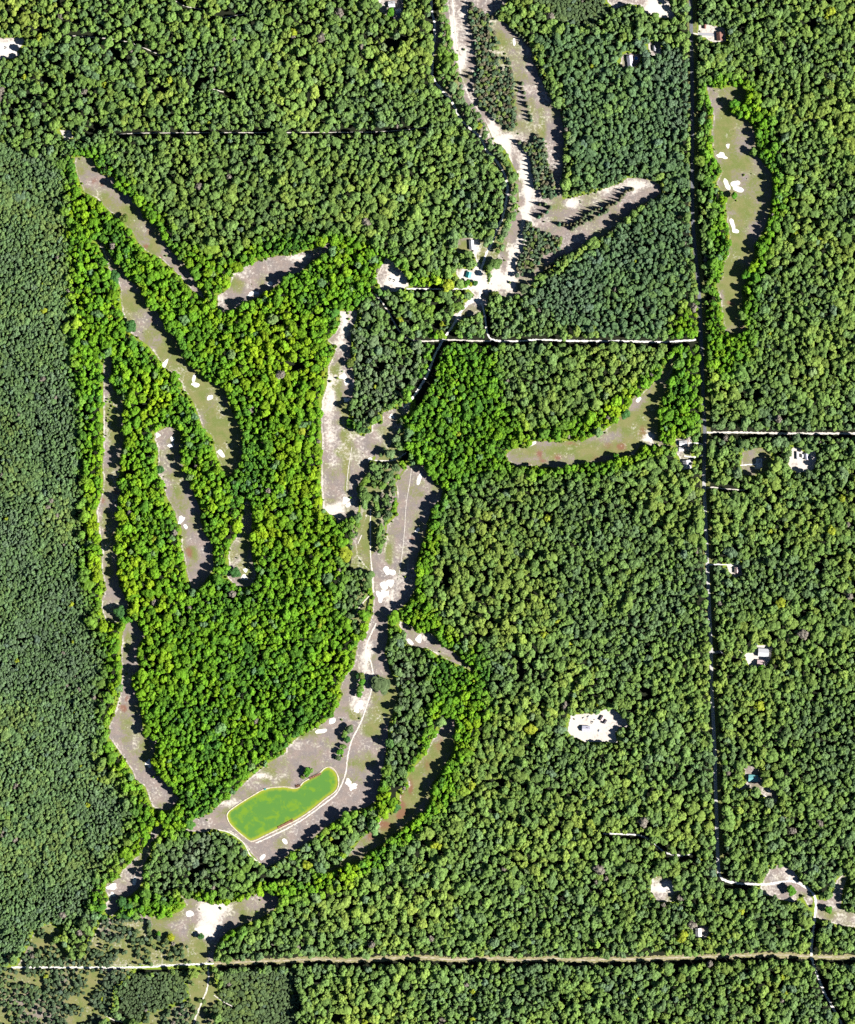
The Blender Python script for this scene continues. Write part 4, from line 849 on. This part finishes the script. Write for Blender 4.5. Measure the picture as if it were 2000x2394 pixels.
# ------------------------------------------------------------------ buildings
def paint(name, c, rough=0.6, spec=0.3, var=0.12):
    t = NT(name); t.b.inputs['Roughness'].default_value = rough; t.b.inputs['Specular IOR Level'].default_value = spec
    f_ = t.noise(0.8, 3, 0.6); t.base(t.mix(t.ramp(f_, 0.3, 0.7), [q*(1-var) for q in c], [q*(1+var) for q in c])); return t.m
W_WHITE = paint('white_siding', (0.6, 0.6, 0.58)); W_TAN = paint('tan_siding', (0.4, 0.34, 0.26)); W_BROWN = paint('brown_siding', (0.18, 0.11, 0.07)); W_GREY = paint('grey_siding', (0.32, 0.33, 0.34))
RF = {'white': paint('white_metal_roof', (0.54, 0.54, 0.57), 0.45, 0.4), 'grey': paint('grey_shingle_roof', (0.34, 0.34, 0.37), 0.8), 'lilac': paint('lilac_metal_roof', (0.46, 0.46, 0.55), 0.5), 'pink': paint('pinkish_roof', (0.55, 0.42, 0.41), 0.8),
      'teal': paint('turquoise_metal_roof', (0.045, 0.36, 0.36), 0.5), 'brown': paint('brown_roof', (0.20, 0.10, 0.08), 0.85), 'dark': paint('dark_roof', (0.05, 0.045, 0.06), 0.7), 'blue': paint('blue_sheet', (0.05, 0.16, 0.50), 0.6), 'aqua': paint('pale_turquoise_roof', (0.16, 0.42, 0.42), 0.5)}
M_GLASS = paint('window_glass', (0.03, 0.04, 0.05), 0.1, 0.5); M_DOOR = paint('door_paint', (0.15, 0.08, 0.05))
M_BRICK = mottled('chimney_brick', (0.25, 0.11, 0.08), (0.32, 0.16, 0.12), 3.0); M_FRAME = paint('trim_white', (0.7, 0.7, 0.68))
M_TYRE = paint('tyre_rubber', (0.02, 0.02, 0.02), 0.9)
def house(name, cx_, cy_, w, d, ridge, rot, roof, wall, label, cat='house', hw=2.7, rise=None, chimney=True, over=0.35):
    """w x d survey units, ridge along 'x' or 'y'"""
    W, D = w*S, d*S
    if ridge == 'y': W, D = D, W; rot = rot+90
    root = empty(name, P(cx_, cy_, 0), R(rot)); tag(root, label, cat)
    rise = rise if rise is not None else D*0.24; a, b = W/2-over, D/2-over
    m = MB(); rz = hw+rise*(b/(D/2))-0.05
    m.add([(-a,-b,0),(a,-b,0),(a,b,0),(-a,b,0),(-a,-b,hw),(a,-b,hw),(a,b,hw),(-a,b,hw),(-a,0,rz),(a,0,rz)],
          [(0,1,5,4),(2,3,7,6),(1,2,6,9,5),(3,0,4,8,7),(4,5,9,8),(6,7,8,9)])
    m.build('wall', wall, root)
    m = MB(); A, B = W/2, D/2; e = hw-rise*over/(D/2)+0.12; top = hw+rise+0.12; th = 0.14
    m.add([(-A,-B,e),(A,-B,e),(A,0,top),(-A,0,top),(-A,B,e),(A,B,e),(-A,-B,e-th),(A,-B,e-th),(A,0,top-th),(-A,0,top-th),(-A,B,e-th),(A,B,e-th)],
          [(0,1,2,3),(3,2,5,4),(7,6,9,8),(8,9,10,11),(0,6,7,1),(5,11,10,4),(1,7,8,2),(2,8,11,5),(6,0,3,9),(9,3,4,10)])
    ro = m.build('roof', roof, root)
    if chimney:
        m = MB(); m.box(A*0.35, A*0.35+0.8, B*0.25, B*0.25+0.8, hw, top+0.7); m.build('chimney', M_BRICK, ro)
    m = MB(); m.box(-0.5, 0.5, -b-0.05, -b+0.05, 0.05, 2.1); dr = m.build('door', M_DOOR, root)
    m = MB(); m.box(0.32, 0.4, -b-0.1, -b-0.05, 1.0, 1.1); m.build('handle', M_FRAME, dr)
    for sx in (-0.6, 0.6):
        for sy in (-1, 1):
            m = MB(); y0 = sy*b; m.box(sx*a-0.6, sx*a+0.6, min(y0, y0+sy*0.05), max(y0, y0+sy*0.05), 1.0, 2.0); wnd = m.build('window', M_FRAME, root)
            m = MB(); y1 = y0+sy*0.055; m.box(sx*a-0.5, sx*a+0.5, min(y1, y1+sy*0.02), max(y1, y1+sy*0.02), 1.08, 1.92); m.build('pane', M_GLASS, wnd)
    return root
house('house', 1371, 1704, 19, 14, 'x', -3, RF['lilac'], W_GREY, 'grey roofed house in the bright sandy yard of the southeast forest', hw=3.2)
house('shed', 1409, 1679, 8, 12, 'y', -32, RF['pink'], W_BROWN, 'reddish roofed shed in the bright sandy yard', 'shed', chimney=False)
house('shed', 1415, 1687, 7, 11, 'y', -32, RF['dark'], W_BROWN, 'dark roofed shed beside the reddish shed', 'shed', chimney=False)
house('house', 1103, 572, 11, 22, 'y', 4, RF['white'], W_GREY, 'long narrow white roofed house north of the crossroads', hw=3.0, chimney=False)
house('shed', 1096.5, 642, 13, 14, 'y', -14, RF['teal'], W_WHITE, 'turquoise roofed shed west of the crossroads', 'shed', chimney=False)
house('house', 1598, 1036, 18, 12, 'x', 2, RF['white'], W_WHITE, 'upper white roofed house at the road junction')
house('house', 1594, 1050, 12, 10, 'x', 4, RF['white'], W_WHITE, 'small white roofed annex south of the upper junction house', 'house', chimney=False)
house('house', 1607, 1086, 18, 20, 'y', 8, RF['white'], W_GREY, 'lower white roofed house near the road junction', hw=3.2)
house('house', 1473, 136, 14, 14, 'y', 6, RF['lilac'], W_GREY, 'north half of the long grey house in the northeast forest', hw=3.4)
house('house', 1474, 150.5, 12, 15, 'y', 5, RF['lilac'], W_GREY, 'south half of the long grey house in the northeast forest', hw=3.2, chimney=False)
house('shed', 1531, 112, 7, 13, 'y', 5, RF['grey'], W_GREY, 'small grey shed in a cluttered forest yard', 'shed', chimney=False)
house('house', 916, 9, 16, 14, 'x', 5, RF['white'], W_WHITE, 'white roofed house at the northern edge')
house('house', 932, 25, 14, 11, 'x', 12, RF['white'], W_WHITE, 'second white roofed house below the northern edge', chimney=False)
house('house', 1786, 1526, 25, 19, 'x', -4, RF['white'], W_WHITE, 'large white roofed building in the concrete yard', hw=4.0, chimney=False)
house('house', 1779, 1551.5, 16, 17, 'x', -4, RF['pink'], W_TAN, 'pinkish roofed building in the concrete yard', hw=3.4)
house('house', 1724, 1333, 12, 14, 'y', 0, RF['pink'], W_BROWN, 'small pale roofed house east of the long road', hw=3.0)
house('house', 1762, 1820, 22, 16, 'x', -3, RF['aqua'], W_WHITE, 'turquoise roofed house in the eastern forest', hw=3.0)
house('shed', 1776, 1822, 6, 11, 'y', -3, RF['white'], W_WHITE, 'white annex at the east end of the turquoise roofed house', 'shed', chimney=False, hw=2.3)
house('house', 1634, 2181, 14, 20, 'y', 3, RF['white'], W_GREY, 'white roofed house near the southern ride', hw=3.0)
house('shed', 1231, 1953, 8, 13, 'y', -18, RF['pink'], W_BROWN, 'pink roofed cabin alone in the southern forest', 'cabin', chimney=False)
house('shed', 1397, 1585, 11, 6, 'x', -18, RF['lilac'], W_GREY, 'small grey shed half hidden under the forest', 'shed', chimney=False, hw=2.4)
house('house', 1684, 84, 15, 20, 'y', 5, RF['brown'], W_BROWN, 'dark reddish roofed house beside the northern road', hw=3.0)
house('shed', 1649, 61, 6, 10, 'y', 0, RF['brown'], W_BROWN, 'small brown shed north of the concrete driveway', 'shed', chimney=False)
house('trailer_home', 1866, 1065, 5, 18, 'y', 2, RF['white'], W_WHITE, 'long narrow white trailer home in the gravel yard', 'trailer', chimney=False, hw=2.9, rise=0.3)
house('shed', 1877, 1066, 5, 8, 'y', 0, RF['white'], W_WHITE, 'small white shed beside the trailer home', 'shed', chimney=False, hw=2.6)
house('shed', 1887, 1067, 9, 15, 'y', 4, RF['lilac'], W_GREY, 'bluish white roofed shed east of the trailer home', 'shed', chimney=False, hw=2.6)
house('shed', 1777, 1078, 4.5, 6, 'y', 0, RF['grey'], W_GREY, 'small grey hut on the white pad in the lawn', 'shed', chimney=False, hw=2.4)
house('shed', 1396, 230, 9, 6, 'x', 12, RF['pink'], W_BROWN, 'tiny pinkish hut in the northeast pine stand', 'shed', chimney=False, hw=2.4)

# ---- vehicles, tarps, pool, well equipment
def car(x, y, rot, c, label, long=4.6):
    root = empty('parked_car', P(x, y, 0.2), R(rot)); tag(root, label, 'car', 'cars parked in the yards'); k = long/4.6
    prof = [(-2.3,0.35),(-2.3,0.85),(-1.6,0.95),(-1.1,1.45),(0.5,1.5),(1.1,1.0),(2.2,0.85),(2.3,0.4)]; m = MB(); n = len(prof)
    m.add([(px*k, -0.88 if pz < 1.2 else -0.7, pz) for px, pz in prof]+[(px*k, 0.88 if pz < 1.2 else 0.7, pz) for px, pz in prof],
          [tuple(range(n)), tuple(range(2*n-1, n-1, -1))]+[(i, i+n, (i+1) % n+n, (i+1) % n) for i in range(n)])
    m.build('body', paint('car_paint', c, 0.3, 0.5, 0.03), root)
    m = MB(); m.add([(0.55*k,-0.66,1.47),(0.55*k,0.66,1.47),(1.08*k,0.76,1.06),(1.08*k,-0.76,1.06)], [(0,3,2,1)]); m.build('windscreen', M_GLASS, root)
    for v_ in root.children[-1].data.vertices: v_.co.z += 0.03; v_.co.x += 0.02
    for sx in (-1.4, 1.4):
        for sy in (-0.85, 0.85):
            m = MB(); m.tube([(sx*k, sy-0.1, 0.33),(sx*k, sy+0.1, 0.33)], [0.33, 0.33], 10); m.build('wheel', M_TYRE, root)
car(1366,1679,20,(0.6,0.6,0.6),'white car near the top of the bright sandy yard'); car(1377,1676,30,(0.5,0.5,0.52),'silver car right of the white one in the sandy yard')
car(1402,1709,80,(0.45,0.5,0.6),'pale blue car in the middle of the bright sandy yard'); car(1753,1839,70,(0.08,0.08,0.1),'dark car on the drive of the turquoise roofed house')
car(1933,33,0,(0.2,0.3,0.5),'x') if False else None
car(933,34,10,(0.25,0.35,0.6),'blue car under the second white roof'); car(1751,1565,60,(0.1,0.14,0.25),'dark blue car south of the concrete yard'); car(1106,587,60,(0.12,0.12,0.13),'dark car at the foot of the narrow white house')
def trailer(x, y, w, d, rot, c, label):
    root = empty('box_trailer', P(x, y, 0.1), R(rot)); tag(root, label, 'trailer'); W, D = w*S/2, d*S/2
    m = MB(); m.box(-W, W, -D, D, 0.7, 2.7); m.build('body', paint('trailer_paint', c, 0.4, 0.4, 0.05), root)
    m = MB(); m.tube([(0,-D,0.75),(0,-D-1.6,0.7)], [0.08,0.06]); m.build('drawbar', M_TYRE, root)
    for sx in (-1, 1):
        m = MB(); m.tube([(sx*W*0.9-0.1,0,0.38),(sx*W*0.9+0.1,0,0.38)], [0.38,0.38], 10); m.build('wheel', M_TYRE, root)
trailer(1799,1850,4,8,30,(0.7,0.7,0.7),'white box trailer in the grass by the turquoise roofed house'); trailer(1787,1862,4,4,0,(0.65,0.65,0.68),'small white box trailer near the grassy yard edge')
def tarp(x, y, w, d, rot, label):
    root = MB(); nx, ny = 6, 6; r = random.Random(int(x))
    root.add([((i/nx-0.5)*w*S, (j/ny-0.5)*d*S, 1.1*(1-abs(i/nx-0.5)*2)+r.uniform(0.15, 0.35)) for j in range(ny+1) for i in range(nx+1)], [(j*(nx+1)+i, j*(nx+1)+i+1, (j+1)*(nx+1)+i+1, (j+1)*(nx+1)+i) for j in range(ny) for i in range(nx)])
    o = root.build('tarp', RF['blue'], None); o.location = P(x, y, 0.05); o.rotation_euler.z = R(rot); tag(o, label, 'tarp')
tarp(1726,1863,8,13,5,'bright blue tarp in the trees below the turquoise roofed house'); tarp(1586,1035,5,7,0,'blue tarp against the upper junction house')
root = empty('round_pool', P(1488,135,0)); tag(root, 'round blue pool east of the long grey house', 'pool')
m = MB(); m.cyl((0,0), 3.4, 0, 1.1, 28); m.build('wall', W_WHITE, root); m = MB(); m.cyl((0,0), 3.2, 1.05, 1.13, 28); m.build('water', paint('pool_water', (0.05,0.22,0.55), 0.1, 0.5), root)
def equip(x, y, label):
    root = empty('well_equipment', P(x, y, 0.1)); tag(root, label, 'equipment', 'well equipment on the pads'); mm = RF['dark']
    m = MB(); m.cyl((0,0), 0.9, 0, 2.4, 14); m.build('tank', mm, root)
    m = MB(); m.box(-2.6, -1.4, -3.2, -2.2, 0, 1.3); m.build('box', mm, root)
    m = MB(); m.tube([(0,-0.9,0.5),(-0.8,-2.2,0.5),(-1.6,-2.6,0.6)], [0.16,0.16,0.16]); m.build('pipe', mm, root)
    m = MB(); m.tube([(-2.6,-2.7,0.3),(-3.6,-2.0,0.3),(-3.9,-0.6,0.3)], [0.14,0.14,0.14]); m.build('pipe', mm, root)
equip(14,109,'dark tank and pipes on the western sandy pad'); equip(915,651,'small dark tank on the pad west of the crossroads'); equip(924,654,'dark angled pipes east of the small dark tank'); equip(1565,2083,'dark tank and pipes on the southeast grassy pad'); equip(1387,1688,'dark equipment in the bright sandy yard')

# ---- reeds on the pond bank
M_REED = mottled('brown_reeds', (0.22, 0.10, 0.06), (0.34, 0.20, 0.13), 1.5)
def reeds(x, y, L, Wd, rot, label):
    m = MB(); r = random.Random(int(x))
    for k in range(420):
        a = r.uniform(-L/2, L/2)*S; b = r.gauss(0, Wd/4)*S; h = r.uniform(0.6, 1.7); w = r.uniform(0.12, 0.3); t_ = r.uniform(0, 6.28); lx, ly = r.gauss(0, .4), r.gauss(0, .4)
        m.add([(a-w*math.cos(t_), b-w*math.sin(t_), 0),(a+w*math.cos(t_), b+w*math.sin(t_), 0),(a+lx, b+ly, h)], [(0,1,2)])
    m.box(-L/2*S, L/2*S, -Wd*0.28*S, Wd*0.28*S, 0, 0.5)
    o = m.build('reed_bed', M_REED); o.location = P(x, y, 0.45); o.rotation_euler.z = R(rot); tag(o, label, 'reeds')
reeds(668,1927,40,8,27,'long reddish brown reed bed on the pond south bank'); reeds(737,1815,30,7,24,'brown reed bed on the pond northeast bank'); reeds(697,1838,11,7,10,'small brown reed tuft at the pond north corner')
m = MB(); m.box(-1.6,1.6,-1.2,1.2,0,0.9); m.box(-1.3,1.3,-0.9,0.9,0.9,1.1); o = m.build('pump_box', RF['teal']); o.location = P(620,1846,0.6); tag(o, 'small turquoise box on the pond north bank', 'box')
# ---- utility poles along the southern ride
for q, (x, y) in enumerate([(557,2248),(648,2248),(711,2248)]):
    root = empty('utility_pole', P(x, y, 0)); tag(root, '%s pale topped pole from the west along the southern ride' % ordinal(q+1), 'pole', 'poles along the southern ride')
    m = MB(); m.tube([(0,0,0),(0,0,11)], [0.17,0.12], 8); m.build('pole', paint('pole_wood', (0.4,0.36,0.3)), root)
    m = MB(); m.box(-1.2,1.2,-0.07,0.07,10.2,10.4); m.build('crossarm', paint('crossarm_wood', (0.45,0.42,0.38)), root)
